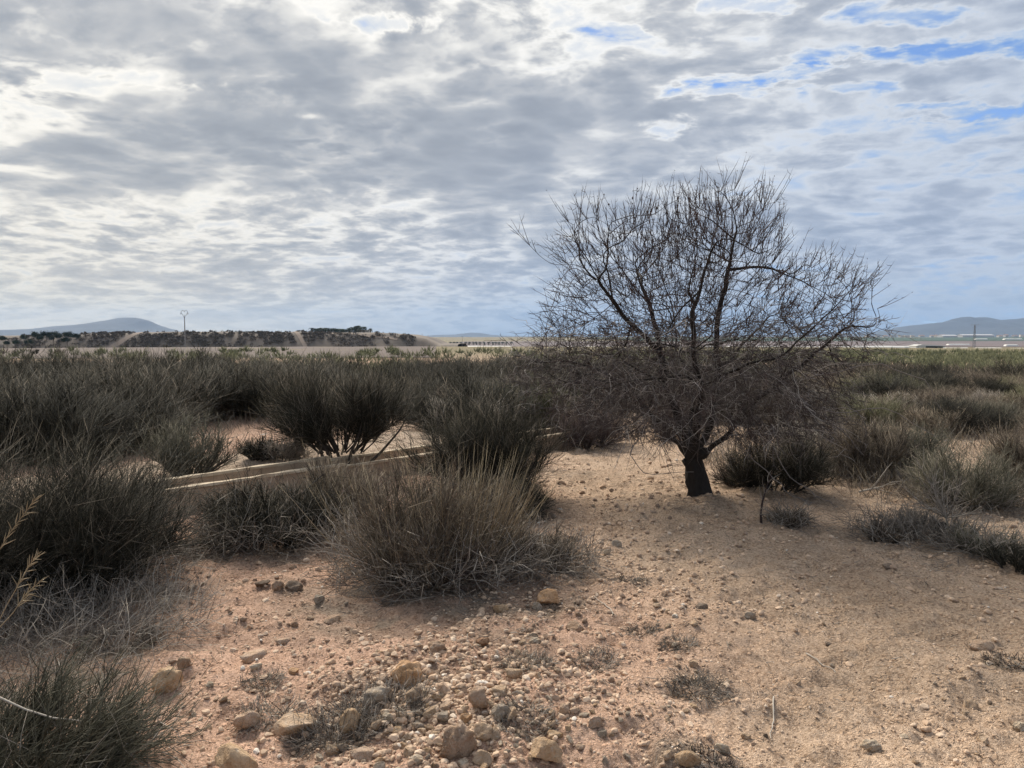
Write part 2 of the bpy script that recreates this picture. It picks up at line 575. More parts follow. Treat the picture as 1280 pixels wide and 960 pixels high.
def build_ground():
    V, F, off = [], [], 0
    ks = []
    A = math.radians(46)
    # the sector in front, fine near the eye; then coarse far land and the land behind
    secs = [(-A, A, 560, 1.7, 14.0, 1.0062), (-A, A, 200, 14.0, 120.0, 1.025), (-A, A, 120, 120.0, 12000.0, 1.09),
            (A, 2 * math.pi - A, 90, 1.7, 12000.0, 1.12)]
    for s in secs:
        x, y, q = polar_ground(*s)
        z = ground_z(x, y)
        # the coarser sheets dip a hair under the finer one where they meet
        V.append(np.stack([x, y, z], 1)); F.append(q[:, ::-1] + off); off += len(x)
    # under the camera
    th = np.linspace(0, 2 * math.pi, 49)[:-1]
    x, y = 1.72 * np.sin(th), 1.72 * np.cos(th)
    x = np.append(x, 0); y = np.append(y, 0)
    k = np.arange(48)
    V.append(np.stack([x, y, ground_z(x, y)], 1))
    F.append(np.stack([np.full(48, 48), (k + 1) % 48, k], 1) + off)
    v = np.concatenate(V)
    colr = soil_colour(v[:, 0], v[:, 1])
    m, N, b = material("soil")
    a = N.n('ShaderNodeAttribute', attribute_name='soil')
    tc = N.n('ShaderNodeTexCoord')
    P = tc.outputs['Object']
    n1 = N.noise(P, 6.0, 6.0, 0.65)
    n2 = N.noise(P, 60.0, 5.0, 0.7)
    n3 = N.noise(P, 240.0, 2.0, 0.6)
    v1 = N.n('ShaderNodeTexVoronoi', i_Vector=N.vm('ADD', P, N.vm('SCALE', N.n('ShaderNodeTexNoise', i_Vector=P, i_Scale=30.0).outputs[1], s=0.03)), i_Scale=34.0)
    v2 = N.n('ShaderNodeTexVoronoi', i_Vector=P, i_Scale=85.0)
    g1 = N.n('ShaderNodeSeparateColor', i_0=v1.outputs['Color']).outputs[0]
    g2 = N.n('ShaderNodeSeparateColor', i_0=v2.outputs['Color']).outputs[1]
    c = N.mix(N.ss(n1, 0.35, 0.7, 0.0, 0.5), a.outputs['Color'], N.mix(1.0, a.outputs['Color'], (0.86, 0.81, 0.76), 'MULTIPLY'))
    peb = N.m('MULTIPLY', N.ss(n1, 0.42, 0.60), N.ss(v1.outputs['Distance'], 0.55, 0.25))
    c = N.mix(N.m('MULTIPLY', peb, 0.8), c, N.mix(1.0, c, N.ramp(g1, [(0.0, (0.52, 0.47, 0.43)), (0.5, (0.9, 0.87, 0.84)), (0.85, (1.15, 1.13, 1.1)), (1.0, (1.3, 1.3, 1.3))]), 'MULTIPLY'))
    c = N.mix(0.75, c, N.mix(1.0, c, N.ramp(g2, [(0.0, (0.50, 0.45, 0.41)), (0.35, (0.88, 0.86, 0.84)), (0.8, (1.1, 1.1, 1.1)), (1.0, (1.3, 1.3, 1.28))]), 'MULTIPLY'))
    c = N.mix(N.ss(n2, 0.52, 0.68, 0.0, 0.6), c, N.mix(1.0, c, (0.66, 0.61, 0.56), 'MULTIPLY'))
    c = N.mix(N.ss(n3, 0.60, 0.72, 0.0, 0.5), c, (0.56, 0.46, 0.37))
    c = N.mix(N.ss(n3, 0.40, 0.28, 0.0, 0.6), c, N.mix(1.0, c, (0.5, 0.45, 0.4), 'MULTIPLY'))
    N.set(b.inputs['Base Color'], c)
    b.inputs['Roughness'].default_value = 0.95
    b.inputs['Specular IOR Level'].default_value = 0.08
    cob = N.m('ADD', N.m('MULTIPLY', peb, N.m('ADD', 0.2, N.m('MULTIPLY', g1, 0.45))), N.m('MULTIPLY', N.ss(v2.outputs['Distance'], 0.6, 0.1), N.m('MULTIPLY', g2, 0.22)))
    h = N.m('ADD', N.m('ADD', cob, N.m('MULTIPLY', n1, 0.5)), N.m('ADD', N.m('MULTIPLY', n2, 0.55), N.m('MULTIPLY', n3, 0.28)))
    bp = N.n('ShaderNodeBump', i_Height=h, i_Strength=1.0, i_Distance=0.04)
    N.set(b.inputs['Normal'], bp.outputs[0])
    me = mesh_np("ground", v, F, m, colour=colr)
    tag(new_obj("ground", me), "dry pinkish tan stony soil of the clearing and plain", None, None, 'structure')


build_ground()

# ------------------------------------------------------------------ far land
def ridge(name, label, prof, D, depth, mat, seed, rough=1.0):
    """a mountain whose crest is given as (photo x, photo y) pairs at distance D"""
    px = np.array([p[0] for p in prof], float); py = np.array([p[1] for p in prof], float)
    nx, nv = 200, 26
    qx = np.linspace(px[0], px[-1], nx)
    X = (qx - 640) / FPX * D
    crest = CAM_H + (HORIZON - np.interp(qx, px, py)) / FPX * D
    v = np.linspace(-1, 1, nv)
    XX, VV = np.meshgrid(X, v, indexing='ij')
    C = np.repeat(crest[:, None], nv, 1)
    spur = fbm(XX / (depth * 0.5), VV * 1.6, seed, 5, 0.55)
    prof_v = (1 - np.abs(VV)) ** 1.15
    Z = np.maximum(C, 0) * np.clip(prof_v * (1 + 0.75 * spur * (1 - prof_v) * rough), 0, 1.2)
    Z = Z + 0.09 * np.maximum(C, 0) * fbm(XX / (depth * 0.16), VV * 7, seed + 9, 4) * rough
    Z = np.where(np.abs(VV) > 0.999, -30.0, Z)
    Y = D + VV * depth + depth * 0.25 * fbm(XX / depth, VV * 0 + 3, seed + 4, 3)
    i = np.arange(nx - 1)[:, None] * nv + np.arange(nv - 1)[None, :]
    q = np.stack([i, i + nv, i + nv + 1, i + 1], -1).reshape(-1, 4)
    me = mesh_np(name, np.stack([XX.ravel(), Y.ravel(), Z.ravel()], 1), [q], mat)
    return tag(new_obj(name, me), label, None, None, 'structure')


def build_mountains():
    m = flat_mat("mountain_rock", (0.075, 0.075, 0.07), 0.95, 0.5, 0.003)
    ridge("mountain", "broad blue peaked mountain standing alone on the horizon behind the pines",
          [(-420, 421), (-300, 416), (-150, 414), (0, 412.5), (40, 411), (62, 407), (90, 404.5), (112, 400), (135, 397), (150, 395.5), (160, 396.5),
           (178, 400), (190, 407), (200, 411), (214, 415), (240, 419), (262, 421)], 7800, 1400, m, 3)
    ridge("mountain", "long blue saddle backed mountain range on the horizon beyond the white town",
          [(1060, 421), (1092, 417), (1112, 413), (1130, 408.5), (1165, 403.5), (1185, 401.5), (1194, 401), (1200, 397), (1206, 395.5), (1214, 397), (1226, 396), (1238, 399),
           (1258, 398), (1280, 394.5), (1330, 391), (1420, 398), (1500, 404), (1600, 414), (1700, 421)], 8400, 1500, m, 14)
    ridge("mountain", "very faint low blue mountain on the horizon at the end of the embankment",
          [(500, 421), (530, 420), (548, 418.5), (570, 418), (590, 415.5), (602, 416), (615, 418.5), (640, 420), (690, 420.4), (760, 421)], 10600, 900, m, 25)
    ridge("mountain", "faint low mountain seen through the crown of the bare tree",
          [(800, 421), (900, 419.5), (980, 418.5), (1040, 417), (1080, 416), (1120, 417), (1160, 419), (1200, 421)], 10800, 900, m, 36)


build_mountains()

HILL_D = 400.0


def hill_z(x, y):
    """long flat-topped embankment of dug-out earth, photo x from about 0 to 545"""
    u = x / HILL_D * FPX + 640.0
    top = np.interp(u, [-260, -60, 20, 90, 150, 240, 390, 470, 505, 530, 548], [422, 420, 419.5, 418, 415.5, 414.8, 415.3, 416.0, 418.0, 422.5, 430])
    h = CAM_H + (HORIZON - top) / FPX * HILL_D + 0.0
    base = -6.0
    d = y - HILL_D + 6.0 * vnoise(x * 0.03, y * 0.0, 91) + 3 * vnoise(x * 0.11, y * 0.05, 95)
    f = sstep(d, -26.0, 0.0) * (1 - sstep(d, 60.0, 110.0))
    return base + (h - base) * f + f * 0.4 * fbm(x * 0.09, y * 0.09, 97, 4) - 3.0 * (1 - f)


def far_z(px, D):
    X = (px - 640.0) / FPX * D
    return X, float(ground_macro(np.array([X]), np.array([D]))[0])


def build_hill():
    xs = np.linspace(-400, -28, 330)
    ys = HILL_D + np.concatenate([np.linspace(-40, 4, 46), np.linspace(8, 115, 20)])
    XX, YY = np.meshgrid(xs, ys, indexing='ij')
    ZZ = hill_z(XX, YY)
    ny = len(ys)
    i = np.arange(len(xs) - 1)[:, None] * ny + np.arange(ny - 1)[None, :]
    q = np.stack([i, i + ny, i + ny + 1, i + 1], -1).reshape(-1, 4)
    m, N, b = material("hill_earth")
    P = N.n('ShaderNodeTexCoord').outputs['Object']
    n1 = N.noise(P, 0.06, 5.0, 0.6)
    n2 = N.noise(P, 0.5, 4.0, 0.7)
    c = N.mix(N.ss(n1, 0.38, 0.62), (0.10, 0.08, 0.065), (0.17, 0.133, 0.105))
    c = N.mix(N.ss(n2, 0.5, 0.7, 0, 0.6), c, (0.16, 0.14, 0.11))
    N.set(b.inputs['Base Color'], c)
    me = mesh_np("hill", np.stack([XX.ravel(), YY.ravel(), ZZ.ravel()], 1), [q], m)
    tag(new_obj("hill", me), "long low flat-topped embankment covered in dark scrub", None, None, 'structure')

    # pale tracks climbing the face
    tm = flat_mat("track_earth", (0.25, 0.195, 0.155), 0.95, 0.2, 0.3)

    def track(pts, w):
        n = 40
        t = np.linspace(0, 1, n)
        ux = np.interp(t, np.linspace(0, 1, len(pts)), [p[0] for p in pts]); dy = np.interp(t, np.linspace(0, 1, len(pts)), [p[1] for p in pts])
        X = (ux - 640) / FPX * HILL_D; Y = HILL_D + dy
        T = np.stack([np.gradient(X), np.gradient(Y)], 1); T /= np.linalg.norm(T, axis=1, keepdims=True)
        Nn = np.stack([-T[:, 1], T[:, 0]], 1)
        V = []
        for k in np.linspace(-1, 1, 5):
            x = X + Nn[:, 0] * w * k; y = Y + Nn[:, 1] * w * k
            V.append(np.stack([x, y, hill_z(x, y) + 0.12], 1))
        V = np.concatenate(V)
        j = np.arange(n - 1)
        F = np.concatenate([np.stack([r * n + j, r * n + j + 1, (r + 1) * n + j + 1, (r + 1) * n + j], 1) for r in range(4)])
        tag(new_obj("dirt_track", mesh_np("dirt_track", V, [F], tm)), "pale dirt track climbing the scrubby embankment", None, None, 'structure')
    track([(366, 1), (380, -8), (395, -18), (408, -28)], 0.9)
    track([(178, 1), (162, -9), (148, -16), (138, -24)], 1.6)
    track([(408, -3), (440, -5), (500, -9)], 0.9)
    # dark scrub clumps on the face: many small bushes as one mass
    n = 5200
    u = rng.uniform(20, 520, n); dy = rng.uniform(-27, 2, n)
    X = (u - 640) / FPX * HILL_D; Y = HILL_D + dy
    keep = (vnoise(X * 0.05, Y * 0.12, 101) + 0.5 * vnoise(X * 0.3, Y * 0.3, 102) >-0.30)
    def off(a, b, w):
        return seg_dist(u, dy, a, b) > w
    keep &= off((366, 1), (408, -28), 3.2) & off((178, 1), (138, -24), 5.0)
    keep &= ~((dy > -3) & (u > 170) & (rng.random(n) < .8))
    keep &= ~((u < 125) & (rng.random(n) < .55))
    keep &= ~((u > 410) & (rng.random(n) < .45))
    X, Y = X[keep], Y[keep]
    S = rng.uniform(0.4, 1.0, len(X))
    clump_mass("scrub", X, Y, hill_z(X, Y), S, 22, M_SCRUB_FAR, "dark low scrub dotted over the face of the embankment")


def clump_mass(name, X, Y, Z, S, k, mat, label):
    """bushes as sheaves of small leaf-sized faces, all in one object (too far to pick apart)"""
    n = len(X)
    th = rng.uniform(0, 2 * np.pi, (n, k)); el = np.arccos(rng.uniform(0, 1, (n, k))); r = rng.uniform(0.35, 1.0, (n, k)) ** 0.6
    d = np.stack([np.sin(el) * np.cos(th), np.sin(el) * np.sin(th), np.cos(el) * 0.8], -1)
    c = np.stack([X, Y, Z], 1)[:, None, :] + d * (r * S[:, None])[..., None]
    up = unit(d + rng.normal(0, 0.5, d.shape)); sd = unit(np.cross(up, rng.normal(0, 1, d.shape)))
    L = (S[:, None] * rng.uniform(0.45, 0.9, (n, k)))[..., None]
    a, b, e = c - sd * L * 0.45, c + sd * L * 0.45, c + up * L
    V = np.stack([a, b, e], 2).reshape(-1, 3)
    F = np.arange(len(V)).reshape(-1, 3)
    t = np.repeat(np.repeat(rng.random(n) * 0.6, k) + rng.random(n * k) * 0.4, 3)
    tag(new_obj(name, mesh_np(name, V, [F], mat, tint=t)), label, None, None, 'stuff')


M_SCRUB_FAR = stem_mat("far_scrub", [(0.0, (0.085, 0.072, 0.057)), (0.6, (0.13, 0.107, 0.084)), (1.0, (0.17, 0.137, 0.108))])
build_hill()


def sheet(name, label, pxs, D0, D1, mat, lift, fan=False):
    """a field as a strip of ground between two distances"""
    n, k = 40, 12
    u = np.linspace(pxs[0], pxs[1], n); t = np.linspace(0, 1, k)
    D = D0 * (D1 / D0) ** t
    UU, DD = np.meshgrid(u, D, indexing='ij')
    Xc = 0.5 * (D0 + D1)
    X = (UU - 640) / FPX * Xc
    if fan: X = (UU - 640) / FPX * DD
    Z = ground_macro(X.ravel(), DD.ravel()).reshape(X.shape) + lift
    i = np.arange(n - 1)[:, None] * k + np.arange(k - 1)[None, :]
    q = np.stack([i, i + k, i + k + 1, i + 1], -1).reshape(-1, 4)
    tag(new_obj(name, mesh_np(name, np.stack([X.ravel(), DD.ravel(), Z.ravel()], 1), [q], mat)), label, None, None, 'structure')


def build_fields():
    plough = flat_mat("ploughed_earth", (0.105, 0.078, 0.066), 0.95, 0.18, 0.15)
    brown = flat_mat("brown_field", (0.145, 0.115, 0.11), 0.95, 0.25, 0.02)
    green = flat_mat("orchard_green", (0.055, 0.085, 0.06), 0.95, 0.3, 0.02)
    pale = flat_mat("pale_field", (0.38, 0.34, 0.29), 0.95, 0.2, 0.02)
    sheet("field", "pinkish ploughed field below the scrubby embankment", (-260, 545), 58, 352, plough, 0.05, True)
    sheet("field", "brown ploughed field on the plain beyond the white plastic strip", (560, 1700), 720, 1500, brown, 0.4)
    sheet("field", "dark green orchard belt below the white town", (760, 1900), 1560, 2900, green, 0.5)
    sheet("field", "narrow pale field beside the end of the embankment", (525, 700), 520, 700, pale, 0.3)
    # the scrub flats carry a lighter green growth further out on the right
    # long white plastic crop covers, low arched tunnels lying across the plain
    wm, N, b = material("white_plastic")
    N.set(b.inputs['Base Color'], (0.58, 0.56, 0.52, 1)); b.inputs['Roughness'].default_value = 0.5

    def tunnel(px0, px1, D, h, w, rows=1, label="long low white plastic crop tunnel on the plain behind the green scrub"):
        x0, z0 = far_z(px0, D); x1, _ = far_z(px1, D)
        n, k = 30, 9
        xs = np.linspace(x0, x1, n)
        V, F, off = [], [], 0
        for r in range(rows):
            a = np.linspace(0, np.pi, k)
            XX, AA = np.meshgrid(xs, a, indexing='ij')
            YY = D + r * w * 1.05 - np.cos(AA) * w / 2
            ZZ = z0 + 0.1 + np.sin(AA) ** 0.7 * h * (1 + 0.12 * vnoise(XX * 0.2, YY, 5))
            i = np.arange(n - 1)[:, None] * k + np.arange(k - 1)[None, :]
            V.append(np.stack([XX.ravel(), YY.ravel(), ZZ.ravel()], 1))
            F.append(np.stack([i, i + k, i + k + 1, i + 1], -1).reshape(-1, 4) + off)
            # end walls
            for e in (0, n - 1):
                F.append(np.array([[off + e * k + j, off + e * k + j + 1, off + e * k + k - 1 - j - 1, off + e * k + k - 1 - j] for j in range(k // 2 - 0)])[:, ::1])
            off += n * k
        o = new_obj("crop_tunnel", mesh_np("crop_tunnel", np.concatenate(V), F, wm))
        tag(o, label, "crop tunnel", "white plastic crop tunnels on the plain")
    tunnel(985, 1128, 560, 1.9, 6)
    tunnel(1048, 1134, 590, 2.4, 8, 1, "white plastic crop tunnel standing behind the longest one, right of the bare tree")
    tunnel(1180, 1208, 560, 1.5, 6, 1, "short white plastic crop tunnel at the foot of the lattice pylon")
    tunnel(1218, 1250, 560, 1.6, 6, 1, "short white plastic crop tunnel just beyond the lattice pylon")
    tunnel(1262, 1330, 560, 1.3, 6, 1, "white plastic crop tunnel running out of the frame past the pylon")
    tunnel(1184, 1210, 860, 1.6, 7, 1, "thin pale crop tunnel in the brown field before the pylon")
    tunnel(1256, 1270, 760, 2.0, 6, 1, "small white crop tunnel behind the last green bushes past the pylon")
    tunnel(1218, 1232, 1800, 3.2, 12, 1, "white crop tunnel in the dark green orchard behind the pylon")
    tunnel(1254, 1275, 1800, 3.2, 12, 1, "long white crop tunnel in the dark green orchard past the pylon")
    tunnel(585, 640, 640, 1.8, 7, 1, "white plastic crop tunnel beyond the end of the embankment")
    tunnel(700, 780, 600, 1.6, 7, 1, "white plastic crop tunnel seen low through the bare tree's left twigs")
    tunnel(800, 975, 575, 1.9, 7, 1, "white plastic crop tunnel seen through the bare tree's lower crown")

    # greenhouse: glazed walls, shallow gabled roof, dark open side
    gx, gzv = far_z(1140, 640)
    x1, _ = far_z(1176, 640)
    g = empty("greenhouse", ((gx + x1) / 2, 640, gzv))
    tag(g, "pale grey greenhouse with a shallow roof and a dark open front on the plain", "greenhouse")
    w = (x1 - gx) / 2
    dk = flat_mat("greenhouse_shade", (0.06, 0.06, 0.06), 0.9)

    def prism(sec, y0, y1):
        n = len(sec)
        V = [(x, y0, z) for x, z in sec] + [(x, y1, z) for x, z in sec]
        me = bpy.data.meshes.new("prism")
        me.from_pydata(V, [], [list(range(n))[::-1], list(range(n, 2 * n))] + [[i, (i + 1) % n, n + (i + 1) % n, n + i] for i in range(n)])
        me.update()
        return me

    def part(name, me, mat, par):
        me.materials.append(mat)
        return new_obj(name, me, par)
    part("wall", prism([(-w, 0), (-w, 2.2), (-w * .35, 2.2), (-w * .35, 0)], -6, 6), wm, g)
    part("wall", prism([(w * .86, 0), (w * .86, 2.0), (w, 2.0), (w, 0)], -6, 6), wm, g)
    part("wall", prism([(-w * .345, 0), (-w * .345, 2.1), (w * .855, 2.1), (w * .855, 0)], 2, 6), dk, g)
    part("roof", prism([(-w * 1.02, 2.25), (-w * .6, 3.3), (w * .2, 3.0), (w * 1.03, 2.1), (w * 1.03, 1.95), (-w * 1.02, 2.1)], -6.4, 6.4), wm, g)


build_fields()


def house_mesh(name, w, d, h, roof, mw, mr, x, y, z, label, group, rz=0.0):
    e = empty(name, (x, y, z), rz)
    tag(e, label, "building", group)

    def box(nm, x0, x1, y0, y1, z0, z1, mat):
        me = bpy.data.meshes.new(nm)
        V = [(a, b, c) for c in (z0, z1) for a, b in ((x0, y0), (x1, y0), (x1, y1), (x0, y1))]
        me.from_pydata(V, [], [(3, 2, 1, 0), (4, 5, 6, 7), (0, 1, 5, 4), (1, 2, 6, 5), (2, 3, 7, 6), (3, 0, 4, 7)])
        me.materials.append(mat); me.update()
        return new_obj(nm, me, e)
    box("wall", -w / 2, w / 2, -d / 2, d / 2, -3, h, mw)
    if roof > 0:
        me = bpy.data.meshes.new("roof")
        o = 0.4
        me.from_pydata([(-w / 2 - o, -d / 2 - o, h), (w / 2 + o, -d / 2 - o, h), (w / 2 + o, d / 2 + o, h), (-w / 2 - o, d / 2 + o, h), (-w / 2 - o, 0, h + roof), (w / 2 + o, 0, h + roof)], [],
                       [(3, 2, 1, 0), (0, 1, 5, 4), (2, 3, 4, 5), (1, 2, 5), (3, 0, 4)])
        me.materials.append(mr); me.update()
        new_obj("roof", me, e)
    else:
        box("parapet", -w / 2 - .15, w / 2 + .15, -d / 2 - .15, d / 2 + .15, h + 0.003, h + 0.6, mw)
    return e


def build_town():
    wall = flat_mat("whitewash", (0.46, 0.45, 0.44), 0.9, 0.06)
    cream = flat_mat("cream_render", (0.60, 0.54, 0.47), 0.9, 0.1)
    tile = flat_mat("roof_tile", (0.33, 0.19, 0.13), 0.9, 0.2)
    r = random.Random(4)
    D = 3300
    for i in range(34):
        px = 1085 + i * 9.5 + r.uniform(-3, 3)
        if px > 1420: break
        d = D + r.uniform(-150, 350)
        x, z = far_z(px, d)
        w = r.uniform(10, 26); h = r.uniform(3, 7)
        house_mesh("town_building", w, r.uniform(10, 16), h + 3, 0 if r.random() < .6 else 2.2, wall if r.random() < .7 else cream, tile, x, d, z,
                   "small white building of the far town under the blue mountains", "buildings of the white town on the horizon", r.uniform(-.3, .3))
    for px, w, h, lab in ((1218, 128, 8, "long white warehouse behind the pylon, widest roof of the far town"), (1183, 60, 6, "long pale shed at the near end of the far white town")):
        x, z = far_z(px, D - 250)
        house_mesh("warehouse", w, 40, h, 4.0, wall, wall, x, D - 250, z, lab, None, 0.05)
    # white houses half hidden by the palms on the embankment
    for px, w, lab in ((407, 7, "white house among the palms nearest the track on the embankment"), (421, 9, "white house among the palms in the middle of their row"), (433, 6, "white house among the palms at the tall end of their row"),
                       (455, 8, "low flat pale house right of the palms on the embankment")):
        X = (px - 640) / FPX * 455
        house_mesh("house", w, 7, 1.3 if px < 450 else .9, 0, wall if px < 450 else cream, tile, X, 455, float(hill_z(np.array([X]), np.array([455.]))[0]) + 0.2, lab, None, 0.0)


build_town()

# ---- palms on the embankment
M_PALM = stem_mat("palm_frond", [(0, (0.035, 0.05, 0.035)), (1, (0.07, 0.09, 0.06))])
M_TRUNK_FAR = flat_mat("palm_trunk", (0.12, 0.095, 0.075))


def palm_proto(seed, h):
    g = np.random.default_rng(seed)
    e = empty("palm_tree", (0, 0, 0))
    P = np.zeros((1, 5, 3)); P[0, :, 2] = np.linspace(-0.4, h, 5); P[0, :, 0] = np.linspace(0, 0.15, 5) ** 2
    v, q, _ = tubes(P, np.linspace(0.24, 0.17, 5)[None], 7)
    new_obj("trunk", mesh_np("trunk", v, [q], M_TRUNK_FAR), e)
    n = 26
    az = g.uniform(0, 2 * np.pi, n); el = g.uniform(-0.5, 1.2, n)
    L = g.uniform(1.3, 1.9, n)
    t = np.linspace(0, 1, 6)
    hx = np.cos(az)[:, None] * np.cos(el)[:, None] * L[:, None] * t; hy = np.sin(az)[:, None] * np.cos(el)[:, None] * L[:, None] * t
    hz = h + np.sin(el)[:, None] * L[:, None] * t - 0.75 * t ** 2 * L[:, None]
    P = np.stack([hx, hy, hz], -1)
    parts = [(*tubes(P, np.full((n, 6), 0.03), 3)[:2], np.full(n * 18, 0.5))]
    V, T = [], []
    side = np.stack([-np.sin(az), np.cos(az), 0 * az], 1)
    for j in range(1, 6):
        for s in (-1, 1):
            a = P[:, j - 1]; b = P[:, j]
            tip = (a + b) / 2 + side * s * 0.42 * (1 - 0.12 * j) + np.array([0, 0, -0.12])
            V.append(np.stack([a, b, tip], 1))
    V = np.concatenate(V).reshape(-1, 3)
    parts.append((V, np.arange(len(V)).reshape(-1, 3), np.repeat(g.random(len(V) // 3), 3)))
    fv, ff, ft = join(parts)
    new_obj("fronds", mesh_np("fronds", fv, ff, M_PALM, tint=ft), e)
    return e


def build_palms():
    lab = "dark feathery palm in the row standing on the crest of the embankment"
    protos = [palm_proto(1, 1.6), palm_proto(2, 2.2), palm_proto(3, 2.8)]
    used = [False] * 3
    spots = [(390 + 3.05 * i, 0) for i in range(16)] + [(437, 1), (440, 1), (443, 1), (446, 2), (448, 2), (451, 1), (454, 2), (457, 2), (441.5, 1), (445, 2)]
    r = random.Random(5)
    for px, k in spots:
        d = 445 + r.uniform(-5, 5)
        X = (px + r.uniform(-1, 1) - 640) / FPX * d
        z = float(hill_z(np.array([X]), np.array([d]))[0])
        o = protos[k] if not used[k] else copy_tree(protos[k])
        used[k] = True
        o.location = (X, d, z); o.rotation_euler = (0, 0, r.uniform(0, 6.3)); s = r.uniform(1.15, 1.45); o.scale = (s, s, s)
        tag(o, lab, "palm tree", "palms on the crest of the embankment")
    o = copy_tree(protos[1]); d = 445; X = (463.5 - 640) / FPX * d
    o.location = (X, d, float(hill_z(np.array([X]), np.array([d]))[0]))
    if 'group' in o: del o['group']
    tag(o, "single palm standing apart at the end of the palm row", "palm tree")
    # second, farther row beyond the end of the embankment
    for i in range(17):
        px = 563 + i * 4.7 + r.uniform(-1, 1); d = 820
        x, z = far_z(px, d)
        o = copy_tree(protos[0]); o.location = (x, d, z + 1.2); o.rotation_euler = (0, 0, r.uniform(0, 6)); o.scale = (1.6, 1.6, 1.6)
        tag(o, "tiny dark palm in the far row beyond the end of the embankment", "palm tree", "palms in the far row on the plain")


build_palms()


def build_pines():
    """round dark umbrella pines at the far left, beside the embankment"""
    leaf = stem_mat("pine_needles", [(0, (0.018, 0.03, 0.018)), (1, (0.045, 0.06, 0.03))])
    spots = [(45, 414, 5.6, 381), (57, 413.5, 6.2, 384), (68, 412.5, 6.8, 386), (75, 416, 5.0, 378), (85, 413.5, 6.0, 383), (96, 416, 5.0, 380), (21, 425, 3.6, 372), (37, 423.5, 4.4, 370),
             (9, 426, 3.4, 372), (83, 421.5, 4.2, 374), (66, 420, 3.6, 374), (30, 418, 4.4, 380), (5, 420, 4.0, 380), (-14, 419, 5, 380), (51, 419, 4, 376)]
    names = {1: "dark rounded pine left of the tallest pine in the clump beside the embankment", 2: "tallest dark rounded pine of the clump beside the embankment", 4: "dark rounded pine right of the tallest one, at the end of the clump crest",
             7: "dark rounded pine standing alone low before the clump beside the embankment"}
    g = np.random.default_rng(9)
    for i, (px, py, sz, d) in enumerate(spots):
        X = (px - 640) / FPX * d
        top = CAM_H + (HORIZON - (py - 0.5)) / FPX * d
        z0 = min(float(hill_z(np.array([X]), np.array([d]))[0]), top - sz * 0.7) - 0.3
        e = empty("pine_tree", (X, d, z0))
        hgt = top - z0
        P = np.zeros((1, 4, 3)); P[0, :, 2] = np.linspace(-0.4, hgt * .6, 4)
        v, q, _ = tubes(P, np.linspace(.2, .1, 4)[None], 6)
        new_obj("trunk", mesh_np("trunk", v, [q], M_TRUNK_FAR), e)
        n = 1500
        cl = g.normal(0, 1, (11, 3)); cl = unit(cl) * g.uniform(0.3, 0.75, (11, 1)); cl[:, 2] = np.abs(cl[:, 2]) * .8 - .1
        c = cl[g.integers(0, 11, n)] + g.normal(0, 0.2, (n, 3))
        c *= np.array([sz * .48, sz * .48, sz * .40]); c[:, 2] += hgt - sz * .38
        up = unit(g.normal(0, 1, (n, 3)) + [0, 0, .6]); sd = unit(np.cross(up, g.normal(0, 1, (n, 3))))
        L = g.uniform(.2, .5, (n, 1))
        V = np.stack([c - sd * L * .4, c + sd * L * .4, c + up * L], 1).reshape(-1, 3)
        new_obj("crown", mesh_np("crown", V, [np.arange(3 * n).reshape(-1, 3)], leaf, tint=np.repeat(g.random(n), 3)), e)
        tag(e, names.get(i, "dark rounded pine in the clump left of the embankment"), "pine tree", "pines in the clump left of the embankment")


build_pines()

# ---- poles
M_POLE = flat_mat("weathered_pole", (0.30, 0.28, 0.26), 0.85, 0.15, 2.0)
M_STEEL = flat_mat("dull_steel", (0.22, 0.22, 0.225), 0.6, 0.1)


def tube_obj(name, paths, mat, parent, sides=6):
    parts = []
    for pts, r in paths:
        P = np.array(pts, float)[None]
        r = np.array(r, float) if np.ndim(r) else np.full(len(pts), float(r))
        v, q, _ = tubes(P, r[None], sides)
        parts.append((v, q, None))
        k = len(pts)
        V0 = len(v)
    v, f, _ = join(parts)
    return new_obj(name, mesh_np(name, v, f, mat), parent)


